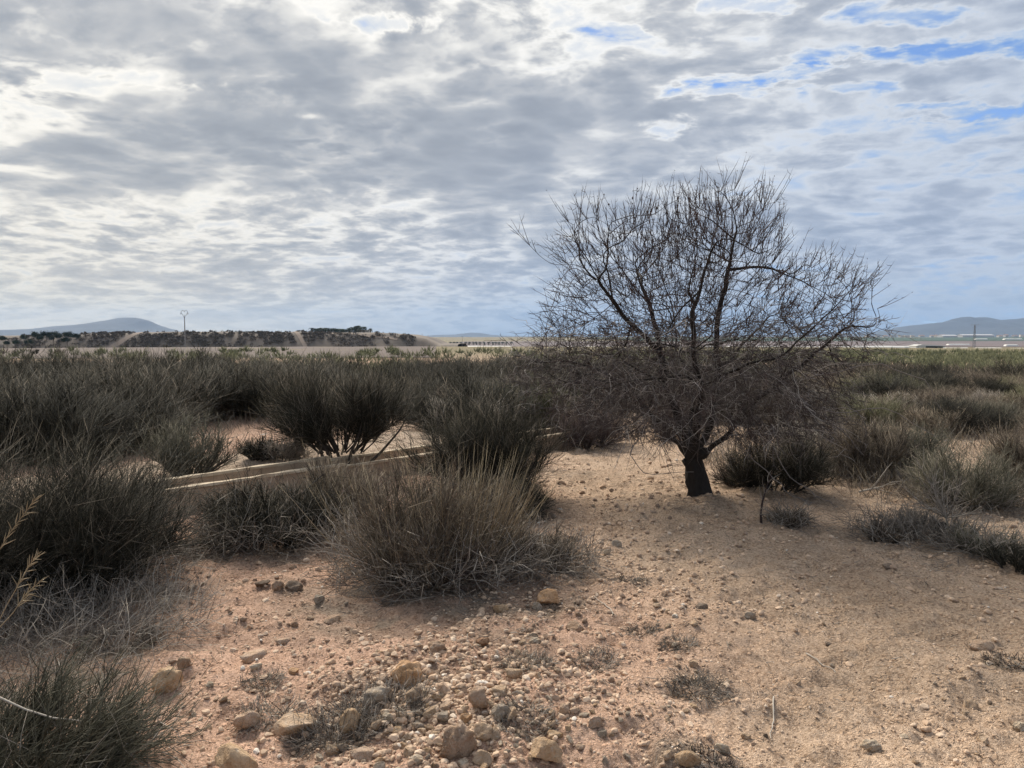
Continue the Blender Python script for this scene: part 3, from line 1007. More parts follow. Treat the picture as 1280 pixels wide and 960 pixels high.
def build_poles():
    D = 186.0
    X, z = far_z(232, D)
    H = CAM_H + (HORIZON - 397.5) / FPX * D - z
    e = empty("utility_pole", (X, D, z))
    tag(e, "slim utility pole topped with a heart-shaped pair of curved arms before the embankment", "utility pole")
    tube_obj("pole", [([(0, 0, -.5), (0, 0, H * .5), (0, 0, H)], [.16, .13, .09])], M_POLE, e, 8)
    for s in (-1, 1):
        # each arm leaves the pole head, swings out and curls over to the middle
        pts = [(0, 0, H - .1), (s * .25, 0, H + .45), (s * .62, 0, H + 1.05), (s * .82, 0, H + 1.25), (s * .72, 0, H + 1.62), (s * .40, 0, H + 1.82), (s * .12, 0, H + 1.75), (s * .05, 0, H + 1.45)]
        tube_obj("arm", [(pts, .045)], M_STEEL, e, 6)
        tube_obj("insulator", [([(s * .86, 0, H + 1.25), (s * .86, 0, H + 1.0), (s * .86, 0, H + .8)], [.05, .08, .04])], M_STEEL, e, 6)
    tube_obj("insulator", [([(0, 0, H), (0, 0, H + .5), (0, 0, H + .8)], [.05, .05, .03])], M_STEEL, e, 6)

    # lattice pylon right of the tree
    D = 520.0
    X, z = far_z(1217, D)
    H = CAM_H + (HORIZON - 406.5) / FPX * D - z
    e = empty("lattice_pylon", (X, D, z))
    tag(e, "steel lattice power pylon with a wide cross arm on the plain at the right", "pylon")

    def c(t):          # half-width of the tower at height t
        return 0.85 * (1 - t) + 0.22 * t
    legs = [(sx, sy) for sx in (-1, 1) for sy in (-1, 1)]
    for sx, sy in legs:
        tube_obj("leg", [([(sx * c(0), sy * c(0), -.5), (sx * c(.5), sy * c(.5), H * .5), (sx * c(1), sy * c(1), H)], .085)], M_STEEL, e, 4)
    br = []
    n = 9
    for i in range(n):
        a, b = i / n, (i + 1) / n
        for (x0, y0), (x1, y1) in (((-1, -1), (1, -1)), ((1, -1), (1, 1)), ((1, 1), (-1, 1)), ((-1, 1), (-1, -1))):
            br.append(([(x0 * c(a), y0 * c(a), a * H), (x1 * c(b), y1 * c(b), b * H)], .05))
            br.append(([(x1 * c(a), y1 * c(a), a * H), (x0 * c(b), y0 * c(b), b * H)], .05))
    o = tube_obj("bracing", br, M_STEEL, e, 4)
    o['kind'] = 'stuff'
    tube_obj("cross_arm", [([(-2.6, 0, H + .1), (0, 0, H + .25), (2.6, 0, H + .1)], [.07, .16, .07])], M_STEEL, e, 5)
    tube_obj("cross_arm", [([(-1.2, 0, H - 1.6), (0, 0, H - 1.5), (1.2, 0, H - 1.6)], [.06, .12, .06])], M_STEEL, e, 5)
    for x in (-2.5, 0, 2.5):
        tube_obj("insulator", [([(x, 0, H + .2), (x, 0, H + .75)], .07)], M_STEEL, e, 5)
    # three thin poles at the end of the embankment
    for px, py, lab in ((528, 417, "thin bare pole on the end slope of the embankment"), (535.5, 419, "thin pole with a short cross arm past the end of the embankment"), (578, 420, "thin dark pole standing by the far row of palms")):
        D = 430.0
        X, z = far_z(px, D)
        z = max(z, float(hill_z(np.array([X]), np.array([D]))[0])) if px < 540 else z
        H = CAM_H + (HORIZON - py) / FPX * D - z
        e = empty("utility_pole", (X, D, z))
        tag(e, lab, "utility pole")
        tube_obj("pole", [([(0, 0, -.4), (0, 0, H)], [.12, .08])], M_POLE, e, 6)
        tube_obj("cross_arm", [([(-.6, 0, H - .25), (.6, 0, H - .25)], .05)], M_STEEL, e, 4)


build_poles()

# ------------------------------------------------------------------ irrigation channel of cast concrete lengths
def build_channel():
    m, N, b = material("weathered_concrete")
    P = N.n('ShaderNodeTexCoord').outputs['Object']
    geo = N.n('ShaderNodeNewGeometry')
    n1 = N.noise(P, 3.0, 6.0, 0.65); n2 = N.noise(P, 40.0, 4.0, 0.6)
    # rust-brown runs hang down the faces at the joints
    sx = N.n('ShaderNodeSeparateXYZ', i_0=P)
    run = N.noise(N.n('ShaderNodeCombineXYZ', i_0=N.m('MULTIPLY', sx.outputs[0], 7.0), i_1=0.0, i_2=N.m('MULTIPLY', sx.outputs[2], 0.8)), 1.0, 3.0, 0.5)
    c = N.mix(n1, (0.28, 0.205, 0.14), (0.45, 0.345, 0.25))
    c = N.mix(N.ss(n2, 0.45, 0.7, 0, 0.4), c, (0.20, 0.165, 0.125))
    c = N.mix(N.ss(run, 0.62, 0.72, 0, 0.8), c, (0.13, 0.085, 0.055))
    N.set(b.inputs['Base Color'], c)
    bp = N.n('ShaderNodeBump', i_Height=N.m('ADD', n1, N.m('MULTIPLY', n2, .4)), i_Strength=0.6, i_Distance=0.01)
    N.set(b.inputs['Normal'], bp.outputs[0])
    rim = flat_mat("channel_rim", (0.48, 0.39, 0.28), 0.9, 0.6, 7.0)
    root = empty("irrigation_channel", (CH_A.x, CH_A.y, gz(CH_A.x, CH_A.y)), math.atan2(ch_dir.y, ch_dir.x))
    tag(root, "long low concrete irrigation channel crossing behind the shrubs", "irrigation channel")
    g = np.random.default_rng(12)
    H, W, T = 0.175, 0.34, 0.045

    def piece(name, x0, x1, sec, mat, par, jit=0.005, cuts=16):
        """extrude a cross-section (y,z) along x with a slightly worn surface"""
        n = len(sec)
        xs = np.linspace(x0, x1, cuts)
        V = []
        for x in xs:
            for (y, z) in sec:
                V.append((x, y + g.normal(0, jit), z + g.normal(0, jit)))
        F = [[i * n + j, i * n + (j + 1) % n, (i + 1) * n + (j + 1) % n, (i + 1) * n + j] for i in range(cuts - 1) for j in range(n)]
        F += [list(range(n))[::-1], [(cuts - 1) * n + j for j in range(n)]]
        me = bpy.data.meshes.new(name)
        me.from_pydata(V, [], [f[::-1] for f in F]); me.materials.append(mat); me.update()
        return new_obj(name, me, par)
    L = (CH_B - CH_A).length
    nseg = 4
    sl = (L + 2.2) / nseg
    for i in range(nseg):
        x0 = -2.2 + i * sl + 0.006
        x1 = -2.2 + (i + 1) * sl - 0.006
        dz = g.normal(0, 0.006)
        # centre of this length in the world, to sit it on the ground
        xm = (x0 + x1) / 2
        wx, wy = CH_A.x + ch_dir.x * xm, CH_A.y + ch_dir.y * xm
        base = gz(wx, wy) - root.location.z + dz
        zb = min(base, 0) - 0.12
        zt = base * 0.5 + H
        s = empty("channel_length", (0, 0, 0)); s.parent = root
        piece("wall", x0, x1, [(0, zb), (0, zt), (T, zt), (T, zb)], m, s)
        piece("wall", x0, x1, [(W - T, zb), (W - T, zt + .045), (W, zt + .045), (W, zb)], m, s)
        piece("floor_slab", x0, x1, [(T + .002, zb), (T + .002, zb + 0.1), (W - T - .002, zb + 0.1), (W - T - .002, zb)], m, s)
        piece("rim", x0, x1, [(-.012, zt + .002), (-.012, zt + .028), (T + .006, zt + .028), (T + .006, zt + .002)], rim, s, 0.003)
        piece("rim", x0, x1, [(W - T - .006, zt + .047), (W - T - .006, zt + .070), (W + .012, zt + .070), (W + .012, zt + .047)], rim, s, 0.003)
    # thin iron peg that holds the end of the near wall
    tube_obj("peg", [([(-.015, -.02, -.1), (-.012, -.03, .1), (-.02, -.02, .19)], .012)], flat_mat("rusty_iron", (0.07, 0.045, 0.03)), root, 6)


build_channel()

# ------------------------------------------------------------------ the bare almond tree
def build_tree():
    g = np.random.default_rng(21)
    D = TREE.y
    sc = D / FPX                        # metres per photo pixel at the tree

    def L(px, py, dy):                  # tree-local point: dy is how far behind (+) or before (-) the trunk
        p = at_depth(px, py, D)
        return np.array([p.x - TREE.x, dy, p.z - base_z])
    base_z = gz(TREE.x, TREE.y)
    root = empty("almond_tree", (TREE.x, TREE.y, base_z))
    tag(root, "bare dark-barked almond tree with a wide tangled crown in the clearing", "tree")

    # trunk and main limbs, set out by hand
    fork = L(864, 570, 0.0)
    limbs = [
        [L(864, 572, 0), L(846, 520, -.02), L(833, 480, .02), L(826, 440, .05), L(818, 405, .0), L(806, 368, -.05), L(790, 330, -.1)],
        [L(866, 572, 0), L(886, 540, .05), L(897, 500, .12), L(903, 465, .16), L(902, 425, .2), L(908, 380, .22), L(918, 335, .2), L(926, 290, .15)],
        [L(868, 572, 0), L(902, 546, -.12), L(930, 500, -.28), L(962, 470, -.42), L(993, 440, -.5), L(1018, 418, -.55), L(1035, 402, -.6)],
        [L(862, 572, 0), L(826, 528, .22), L(790, 490, .4), L(752, 462, .52), L(712, 454, .62), L(680, 456, .7), L(650, 455, .75)],
        [L(864, 572, 0), L(866, 520, -.22), L(862, 480, -.45), L(848, 440, -.62), L(842, 400, -.75), L(852, 360, -.8), L(862, 320, -.85)],
        [L(866, 572, 0), L(872, 520, .28), L(888, 480, .6), L(868, 440, .9), L(874, 400, 1.1), L(862, 350, 1.2)],
        [L(826, 440, .05), L(792, 410, -.12), L(764, 380, -.2), L(742, 352, -.25), L(722, 335, -.3)],
        [L(903, 465, .16), L(940, 430, .3), L(965, 412, .45), L(990, 388, .55)],
        [L(848, 440, -.62), L(810, 430, -.9), L(770, 425, -1.1)],
        [L(862, 480, -.45), L(905, 450, -.8), L(950, 440, -1.1)],
    ]
    nodes, parent, limb_id = [], [], []

    def add(p, par, lid):
        nodes.append(np.array(p)); parent.append(par); limb_id.append(lid)
        return len(nodes) - 1
    step = 0.06
    trunk_pts = [L(876, 632, 0), L(874, 610, 0), L(869, 590, 0), L(865, 572, 0)]

    def polyline(pts, par, lid):
        a = nodes[par] if par >= 0 else pts[0]
        if par < 0: par = add(pts[0], -1, lid)
        for b in pts[1:]:
            a = nodes[par]
            n = max(1, int(np.linalg.norm(b - a) / step))
            ph = g.uniform(0, 6.3, 3); am = g.uniform(.010, .028, 3) * (0.35 if lid == 0 else 1)
            for i in range(1, n + 1):
                q = a + (b - a) * i / n
                if i < n: q = q + np.sin(ph + i * 1.15) * am * math.sin(math.pi * i / n) + g.normal(0, 0.008, 3)
                par = add(q, par, lid)
        return par
    tip = polyline(trunk_pts, -1, 0)
    for k, pts in enumerate(limbs):
        # root each limb at the nearest node already there
        N_ = np.array(nodes)
        j = int(np.argmin(np.linalg.norm(N_ - pts[0], axis=1)))
        polyline([nodes[j]] + pts[1:], j, k + 1)

    # crooked secondary limbs off the main ones
    lim = [i for i in range(len(nodes)) if limb_id[i] > 0 and nodes[i][2] > 0.95]
    cc0 = L(868, 455, 0)
    zcap = L(860, 300, 0)[2]
    for i in g.choice(lim, 44, replace=False):
        o = nodes[i]
        d = unit(unit((o - cc0) * np.array([1, 1, .6])) * .8 + g.normal(0, .65, 3) + np.array([0, 0, .35]))
        pts = [o]
        for _ in range(int(g.integers(2, 6))):
            d = unit(d + g.normal(0, .30, 3) + np.array([0, 0, .10]))
            if pts[-1][2] > zcap: break
            pts.append(pts[-1] + d * g.uniform(.10, .2))
        if len(pts) < 2: continue
        polyline(pts, int(i), limb_id[i])

    # space for twigs to fill: the crown's lobes (centre px, py, depth, radii in px, px, metres)
    lobes = [(855, 392, 0.0, 138, 140, 1.25, 2200), (810, 350, -.1, 95, 95, .9, 600), (895, 305, .1, 80, 75, .8, 500), (990, 400, -.3, 82, 76, .8, 620), (740, 425, .3, 75, 75, .8, 460),
             (868, 488, 0.0, 165, 68, 1.2, 1150), (955, 495, -.3, 100, 70, .8, 480), (725, 478, .5, 85, 58, .7, 400), (738, 318, -.1, 45, 60, .5, 170), (945, 285, .1, 40, 55, .5, 140)]
    A = []
    for (px, py, dy, rx, rz, ry, n) in lobes:
        c = L(px, py, dy)
        d = unit(g.normal(0, 1, (n, 3))) * (g.random((n, 1)) ** 0.42)
        A.append(c + d * np.array([rx * sc, ry, rz * sc]))
    A = np.concatenate(A)
    A = A[A[:, 2] > 0.55]
    best = np.full(len(A), 1e9); who = np.zeros(len(A), int)

    def upd(i0):
        Nn = np.array(nodes[i0:])
        for s in range(0, len(Nn), 400):
            dd = np.linalg.norm(A[:, None, :] - Nn[None, s:s + 400], axis=2)
            j = dd.argmin(1); v = dd[np.arange(len(A)), j]
            m = v < best
            best[m] = v[m]; who[m] = i0 + s + j[m]
    upd(0)
    top_z = L(860, 240, 0)[2]
    alive = np.ones(len(A), bool); stall = np.zeros(len(A), int); last = best.copy()
    for it in range(90):
        m = alive & (best < 0.75)
        if not m.any(): break
        dirs = {}
        V = unit(A[m] - np.array(nodes)[who[m]])
        acc = np.zeros((len(nodes), 3)); cnt = np.zeros(len(nodes))
        np.add.at(acc, who[m], V); np.add.at(cnt, who[m], 1)
        i0 = len(nodes)
        for j in np.nonzero(cnt)[0]:
            d = acc[j] / cnt[j] + g.normal(0, 0.21, 3) + np.array([0, 0, 0.04])
            # keep some of the parent's heading
            if parent[j] >= 0:
                d = d + 0.45 * unit(nodes[j] - nodes[parent[j]])
            nn = np.linalg.norm(d)
            if nn < 1e-3: continue
            if (nodes[j] + d / nn * step)[2] > top_z: continue
            add(nodes[j] + d / nn * step, int(j), limb_id[j])
        upd(i0)
        alive &= best > 0.10
        stall = np.where(m & (last - best < .002), stall + 1, 0); last = best.copy()
        alive &= stall < 9
        if len(nodes) > 12000: break
    n = len(nodes)
    Np = np.array(nodes); par = np.array(parent)
    # pipe model radii
    e = 2.45
    w = np.zeros(n)
    kids = [[] for _ in range(n)]
    for i in range(n):
        if par[i] >= 0: kids[par[i]].append(i)
    r_tip = 0.0024
    for i in range(n - 1, -1, -1):
        if not kids[i]: w[i] = r_tip ** e
        if par[i] >= 0: w[par[i]] += w[i]
    rad = w ** (1 / e)
    k = 0.105 / rad[0]
    x_ = rad / rad[0]
    rad = rad * (1 + (0.092 / rad[0] - 1) * x_ ** 1.35)
    # flare at the foot
    hz = Np[:, 2]
    tr = np.array(limb_id) == 0
    rad = np.where(tr, np.maximum(rad, 0.080) * (1 + 0.34 * np.exp(-np.maximum(hz, 0) / 0.07)), rad)
    # chains
    big = [max(ks, key=lambda c: w[c]) if ks else -1 for ks in kids]
    chains = []
    starts = [0] + [i for i in range(1, n) if big[par[i]] != i]
    for s in starts:
        ch = [s] if par[s] < 0 else [par[s], s]
        c = s
        while big[c] >= 0:
            c = big[c]; ch.append(c)
        chains.append(ch)
    bark, N, b = material("dark_bark")
    P = N.n('ShaderNodeTexCoord').outputs['Object']
    mp = N.n('ShaderNodeMapping', i_Vector=P); mp.inputs['Scale'].default_value = (1, 1, .35)
    n1 = N.noise(mp.outputs[0], 45, 5, .65); n2 = N.noise(P, 8, 4, .6)
    N.set(b.inputs['Base Color'], N.mix(n1, (0.013, 0.011, 0.010), N.mix(n2, (0.027, 0.023, 0.021), (0.06, 0.052, 0.046))))
    bp = N.n('ShaderNodeBump', i_Height=n1, i_Strength=1.0, i_Distance=0.012)
    N.set(b.inputs['Normal'], bp.outputs[0])
    twig_m = stem_mat("almond_twig", [(0, (0.035, 0.027, 0.026)), (0.5, (0.06, 0.047, 0.044)), (0.8, (0.085, 0.055, 0.05)), (1.0, (0.16, 0.145, 0.13))])
    dead_m = stem_mat("dead_twig", [(0, (0.06, 0.05, 0.047)), (.6, (0.12, 0.10, 0.092)), (1, (0.34, 0.31, 0.28))])

    groups = {'trunk': [], 'limb': {}, 'branches': [], 'twigs': []}

    def chain_tube(ch, sides, rough=0.0):
        Pn = Np[ch].copy(); R = rad[ch].copy()
        if len(ch) > 1 and ch[0] != 0:
            R[0] = R[1] * (1.25 if R[1] > .013 else 1.0)
            if limb_id[ch[0]] == 0: R[0] = R[1] = max(R[1], .066); R[2] = max(R[2], .058)
        if len(ch) > 4:       # smooth a little
            Q = Pn.copy(); Q[1:-1] = 0.25 * Pn[:-2] + 0.5 * Pn[1:-1] + 0.25 * Pn[2:]; Pn = Q
        v, q, t = tubes(Pn[None], R[None], sides, [g.random() * .6])
        if rough > 0:
            c = np.repeat(Pn, sides, 0)
            d = v - c
            kk = 1 + rough * fbm(np.arctan2(d[:, 1], d[:, 0]) * 1.6 + 4, v[:, 2] * 9, 77, 3)
            v = c + d * kk[:, None]
        return v, q, t
    for ch in chains:
        rm = rad[ch[1] if len(ch) > 1 else ch[0]]
        if len(ch) < 2: continue
        if ch[0] == 0:
            # trunk: up to the fork, then the rest of the chain is the limb that continues it
            m = [i for i in ch if limb_id[i] == 0]
            groups['trunk'].append(chain_tube(m, 28, 0.5))
            rest = [m[-1]] + [i for i in ch if limb_id[i] != 0]
            groups['limb'].setdefault(limb_id[rest[1]], []).append(chain_tube(rest, 9, 0.25))
        elif rm > 0.013:
            groups['limb'].setdefault(limb_id[ch[1]], []).append(chain_tube(ch, 8, 0.22))
        elif rm > 0.006:
            groups['branches'].append(chain_tube(ch, 5))
        else:
            groups['twigs'].append(chain_tube(ch, 3))
    v, f, t = join(groups['trunk']); new_obj("trunk", mesh_np("trunk", v, f, bark), root)
    for lid in sorted(groups['limb']):
        v, f, t = join(groups['limb'][lid]); new_obj("limb", mesh_np("limb", v, f, bark), root)
    v, f, t = join(groups['branches']); tag(new_obj("branches", mesh_np("branches", v, f, bark, tint=t), root), kind='stuff')

    # straight young shoots from tips and along the thin wood
    thin = np.nonzero(rad < 0.0075)[0]
    ends = np.array([i for i in range(n) if not kids[i]])
    pick = np.concatenate([ends, ends, g.choice(thin, 2400)])
    m = len(pick)
    o = Np[pick]; hd = unit(o - Np[np.maximum(par[pick], 0)])
    cc = L(868, 455, 0)
    outw = unit((o - cc) * np.array([1, 1, 1.1]))
    hgt = sstep(o[:, 2], 1.0, 2.2)[:, None]
    d = unit(0.55 * hd + 0.75 * outw + np.array([0, 0, 1.0]) * (0.62 * hgt - 0.18) + g.normal(0, 1, (m, 3)) * (.44 - .16 * hgt))
    Ls = g.uniform(.08, .27, m) * (0.6 + 0.85 * hgt[:, 0])
    K = 5
    Pp = np.zeros((m, K, 3)); Pp[:, 0] = o
    for j in range(1, K):
        d = unit(d + g.normal(0, 1, (m, 3)) * (.13 - .07 * hgt) + np.array([0, 0, .05]) * hgt)
        Pp[:, j] = Pp[:, j - 1] + d * (Ls / (K - 1))[:, None]
    R = np.linspace(.0030, .0013, K)[None].repeat(m, 0)
    tint = g.random(m) * .75 + (g.random(m) < .06) * .3
    parts = list(groups['twigs']) + [whips(Pp, R, 3, tint)]
    # short spurs on the shoots
    ns = 2
    si = np.repeat(np.arange(m), ns)
    kk = g.integers(1, K - 1, len(si))
    o2 = Pp[si, kk]; hd2 = unit(Pp[si, kk + 1] - o2)
    d2 = unit(hd2 * .6 + g.normal(0, .75, (len(si), 3)))
    l2 = g.uniform(.025, .11, len(si))[:, None]
    P2 = np.stack([o2, o2 + d2 * l2 * .5, o2 + unit(d2 + hd2 * .35) * l2], 1)
    parts.append(whips(P2, np.array([.0022, .0018, .0011])[None].repeat(len(si), 0), 3, np.repeat(tint, ns)))
    v, f, t = join(parts)
    tag(new_obj("twigs", mesh_np("twigs", v, f, twig_m, tint=t), root), kind='stuff')

    # buds and last year's dry husks: dark specks on the shoots
    nb = 1500
    bi = g.integers(0, m, nb); bk = g.integers(1, K, nb)
    c = Pp[bi, bk] + g.normal(0, .003, (nb, 3))
    s = np.where((g.random(nb) < .05) & (bk < 3), g.uniform(.009, .014, nb), g.uniform(.003, .0055, nb))
    octa = np.array([[1, 0, 0], [0, 1, 0], [-1, 0, 0], [0, -1, 0], [0, 0, 1.5], [0, 0, -1.5]], float)
    fo = np.array([[0, 1, 4], [1, 2, 4], [2, 3, 4], [3, 0, 4], [1, 0, 5], [2, 1, 5], [3, 2, 5], [0, 3, 5]])
    v = (c[:, None] + octa[None] * s[:, None, None] * g.uniform(.7, 1.2, (nb, 1, 3))).reshape(-1, 3)
    f = (fo[None] + np.arange(nb)[:, None, None] * 6).reshape(-1, 3)
    tag(new_obj("buds", mesh_np("buds", v, [f], flat_mat("dry_husk", (0.04, 0.028, 0.025))), root), kind='stuff')

    # pale dead twigs hanging low around the crown, zigzag and drooping
    low = np.nonzero((rad < 0.011) & (Np[:, 2] < 1.75) & (Np[:, 2] > .6))[0]
    m = 1700
    near = low[(np.hypot(Np[low, 0], Np[low, 1]) < 1.15) & (Np[low, 2] < 1.25)]
    st = np.concatenate([g.choice(low, m), g.choice(near, 700)]); m = len(st)
    o = Np[st]
    d = unit(np.stack([g.normal(0, 1, m), g.normal(0, 1, m) - .25, g.normal(-.05, .35, m)], 1) + 0.7 * unit((o - cc) * [1, 1, 0]))
    K = 8
    Pp = np.zeros((m, K, 3)); Pp[:, 0] = o
    Ls = g.uniform(.18, .62, m)
    for j in range(1, K):
        d = unit(d + g.normal(0, .24, (m, 3)) + np.array([0, 0, -.085]))
        Pp[:, j] = Pp[:, j - 1] + d * (Ls / (K - 1))[:, None]
    zmin = 0.10 + 0.35 * g.random((m, 1))
    Pp[:, :, 2] = np.maximum(Pp[:, :, 2], zmin)
    R = np.linspace(.0032, .0014, K)[None].repeat(m, 0) * g.uniform(.7, 1.25, (m, 1))
    t1 = g.random(m) ** 1.6
    parts = [whips(Pp, R, 3, t1)]
    si = np.repeat(np.arange(m), 3); kk = g.integers(1, K - 1, len(si))
    o2 = Pp[si, kk]; hd2 = unit(Pp[si, kk + 1] - o2)
    d2 = unit(hd2 * .5 + g.normal(0, .8, (len(si), 3)) + [0, 0, -.1]); l2 = g.uniform(.05, .26, len(si))[:, None]
    P2 = np.stack([o2, o2 + d2 * l2 * .5, o2 + unit(d2 + g.normal(0, .3, d2.shape)) * l2], 1)
    parts.append(whips(P2, np.array([.002, .0017, .001])[None].repeat(len(si), 0), 3, np.repeat(t1, 3)))
    v, f, t = join(parts)
    tag(new_obj("dead_twigs", mesh_np("dead_twigs", v, f, dead_m, tint=t), root, None), "pale dead twigs drooping round the foot of the crown", kind='stuff')
    # a few long bare whips that reach down to the right of the trunk
    long_whips = [[L(925, 520, -.5), L(940, 555, -.7), L(958, 585, -.75), L(985, 600, -.8), L(1002, 612, -.8)], [L(905, 545, -.5), L(935, 580, -.7), L(960, 603, -.75), L(985, 611, -.7)],
             [L(960, 500, -.6), L(1000, 520, -.8), L(1032, 552, -.85)], [L(800, 520, -.4), L(775, 555, -.6), L(790, 578, -.65), L(850, 578, -.55)],
             [L(965, 470, -.7), L(1040, 450, -.9), L(1095, 470, -.95), L(1110, 500, -.95)], [L(930, 480, -.7), L(990, 505, -.9), L(1050, 498, -1.0), L(1100, 530, -1.0)]]
    ps = []
    for wpts in long_whips:
        a = np.array(wpts); tt = np.linspace(0, len(a) - 1, 12)
        q = np.stack([np.interp(tt, np.arange(len(a)), a[:, i]) for i in range(3)], 1) + g.normal(0, .008, (12, 3))
        ps.append(tubes(q[None], np.linspace(.0055, .002, 12)[None], 4, [.75]))
    v, f, t = join(ps)
    tag(new_obj("dead_whips", mesh_np("dead_whips", v, f, dead_m, tint=t), root), kind='stuff')
    print("tree nodes", n, "t", round(time.time() - T0, 1))


build_tree()

# ------------------------------------------------------------------ shrubs
RAMP = {
    'dark':  [(0, (0.013, 0.012, 0.008)), (0.5, (0.024, 0.022, 0.014)), (0.88, (0.050, 0.043, 0.029)), (1.0, (0.17, 0.14, 0.105))],
    'green': [(0, (0.050, 0.050, 0.026)), (0.5, (0.095, 0.092, 0.047)), (0.85, (0.15, 0.138, 0.074)), (1.0, (0.22, 0.195, 0.14))],
    'brown': [(0, (0.055, 0.041, 0.031)), (0.5, (0.098, 0.076, 0.056)), (0.82, (0.16, 0.126, 0.09)), (1.0, (0.31, 0.255, 0.185))],
    'grey':  [(0, (0.13, 0.11, 0.092)), (0.5, (0.21, 0.18, 0.15)), (1.0, (0.38, 0.335, 0.28))],
    'straw': [(0, (0.20, 0.155, 0.095)), (0.6, (0.30, 0.235, 0.145)), (1.0, (0.40, 0.325, 0.215))],
    'red':   [(0, (0.036, 0.024, 0.022)), (0.6, (0.068, 0.047, 0.041)), (1.0, (0.16, 0.125, 0.11))],
    'sage':  [(0, (0.055, 0.052, 0.034)), (0.5, (0.095, 0.088, 0.060)), (0.9, (0.17, 0.152, 0.112)), (1.0, (0.32, 0.27, 0.21))],
}
M_STEM = {k: stem_mat(k + "_stems", v) for k, v in RAMP.items()}
M_WOOD = flat_mat("shrub_wood", (0.06, 0.05, 0.042), 0.9, 0.4, 20.0)


def grow(g, o, d, L, K, wig, trop):
    """bundles of stems from points o, headings d"""
    m = len(o)
    P = np.zeros((m, K, 3)); P[:, 0] = o
    d = unit(d)
    for j in range(1, K):
        d = unit(d + g.normal(0, wig, (m, 3)) + np.array(trop)[None])
        P[:, j] = P[:, j - 1] + d * (L / (K - 1))[:, None]
    return P


def rad(m, K, r0, r1, g=None, v=0.3):
    R = np.linspace(r0, r1, K)[None].repeat(m, 0)
    if g is not None: R = R * g.uniform(1 - v, 1 + v, (m, 1))
    return R


def headings(g, m, spread, lean=(0, 0)):
    """spread: polar angle range from upright (radians)"""
    az = g.uniform(0, 2 * np.pi, m); th = spread * np.sqrt(g.random(m))
    d = np.stack([np.sin(th) * np.cos(az), np.sin(th) * np.sin(az), np.cos(th)], 1)
    d[:, 0] += lean[0]; d[:, 1] += lean[1]
    return unit(d), az, th


def broom(g, h, w, n_main, n_sub, n_tw, r, spread=1.0, lean=(0, 0), lift=0.0, up=0.10, wig=0.10, t_lo=0.0, t_hi=1.0, far=True):
    """broom-like shrub: woody mains, upright whippy stems, fine tips. returns wood and stems"""
    h = lift + (h - lift) * .74
    d, az, th = headings(g, n_main, spread, lean)
    base = np.stack([np.cos(az) * w * .16, np.sin(az) * w * .16, np.full(n_main, lift)], 1) * (g.random((n_main, 1)) ** .5)
    base[:, 2] = lift - 0.04
    L1 = (h - lift) * g.uniform(.45, .8, n_main) * (0.75 + 0.25 * np.cos(th))
    P1 = grow(g, base, d, L1, 5, wig * 1.3, (0, 0, up * .5))
    wood = whips(P1, rad(n_main, 5, r * 4.0, r * 1.5, g), 5)
    si = g.integers(0, n_main, n_sub); tt = g.uniform(.22, 1, n_sub)
    k0 = np.minimum((tt * 4).astype(int), 3); fr = tt * 4 - k0
    o = P1[si, k0] * (1 - fr)[:, None] + P1[si, k0 + 1] * fr[:, None]
    hd = unit(P1[si, k0 + 1] - P1[si, k0])
    d2 = hd * .8 + g.normal(0, .5, (n_sub, 3)) + np.array([lean[0], lean[1], .35])
    L2 = (h - lift) * g.uniform(.22, .5, n_sub)
    KS = 3 if far else 4
    P2 = grow(g, o, d2, L2, KS, wig, (0, 0, up))
    st = [whips(P2, rad(n_sub, KS, r * 1.15, r * .6, g), 3, t_lo + (t_hi - t_lo) * g.random(n_sub))]
    if n_tw:
        si = g.integers(0, n_sub, n_tw); kk = g.integers(0, KS - 1, n_tw); fr = g.random(n_tw)
        o = P2[si, kk] * (1 - fr)[:, None] + P2[si, kk + 1] * fr[:, None]
        hd = unit(P2[si, kk + 1] - P2[si, kk])
        d3 = hd + g.normal(0, .46, (n_tw, 3)) + np.array([lean[0] * .6, lean[1] * .6, .18])
        L3 = (h - lift) * g.uniform(.10, .30, n_tw)
        KT = 2 if far else 3
        P3 = grow(g, o, d3, L3, KT, wig, (0, 0, up))
        st.append(whips(P3, rad(n_tw, KT, r * .8, r * .45, g), 3, t_lo + (t_hi - t_lo) * g.random(n_tw)))
    return wood, st


def skirt(g, w, n, L, r, h0=0.05, droop=-0.05):
    """dead grey tangle round the foot"""
    az = g.uniform(0, 2 * np.pi, n); rr = w * np.sqrt(g.random(n))
    o = np.stack([np.cos(az) * rr, np.sin(az) * rr, g.uniform(0, h0, n)], 1)
    d = unit(np.stack([np.cos(az) * .6, np.sin(az) * .6, g.uniform(.1, 1.0, n)], 1) + g.normal(0, .5, (n, 3)))
    P = grow(g, o, d, L * g.uniform(.4, 1, n), 4, .45, (0, 0, droop))
    P[:, :, 2] = np.maximum(P[:, :, 2], .004)
    return whips(P, rad(n, 4, r, r * .5, g), 3, g.random(n))


def stalks(g, w, n, h, r, spread=.35, lean=(0, 0), c=(0, 0)):
    d, az, th = headings(g, n, spread, lean)
    o = np.stack([np.cos(az) * w * g.random(n) + c[0], np.sin(az) * w * g.random(n) + c[1], np.full(n, 0.0)], 1)
    P = grow(g, o, d, h * g.uniform(.6, 1, n), 5, .05, (0, 0, -.01))
    return whips(P, rad(n, 5, r, r * .55, g), 3, g.random(n))


def emit(name, pieces, mat, parent, kind='stuff'):
    v, f, t = join(pieces)
    o = new_obj(name, mesh_np(name, v, f, mat, tint=t), parent)
    if kind: o['kind'] = kind
    return o


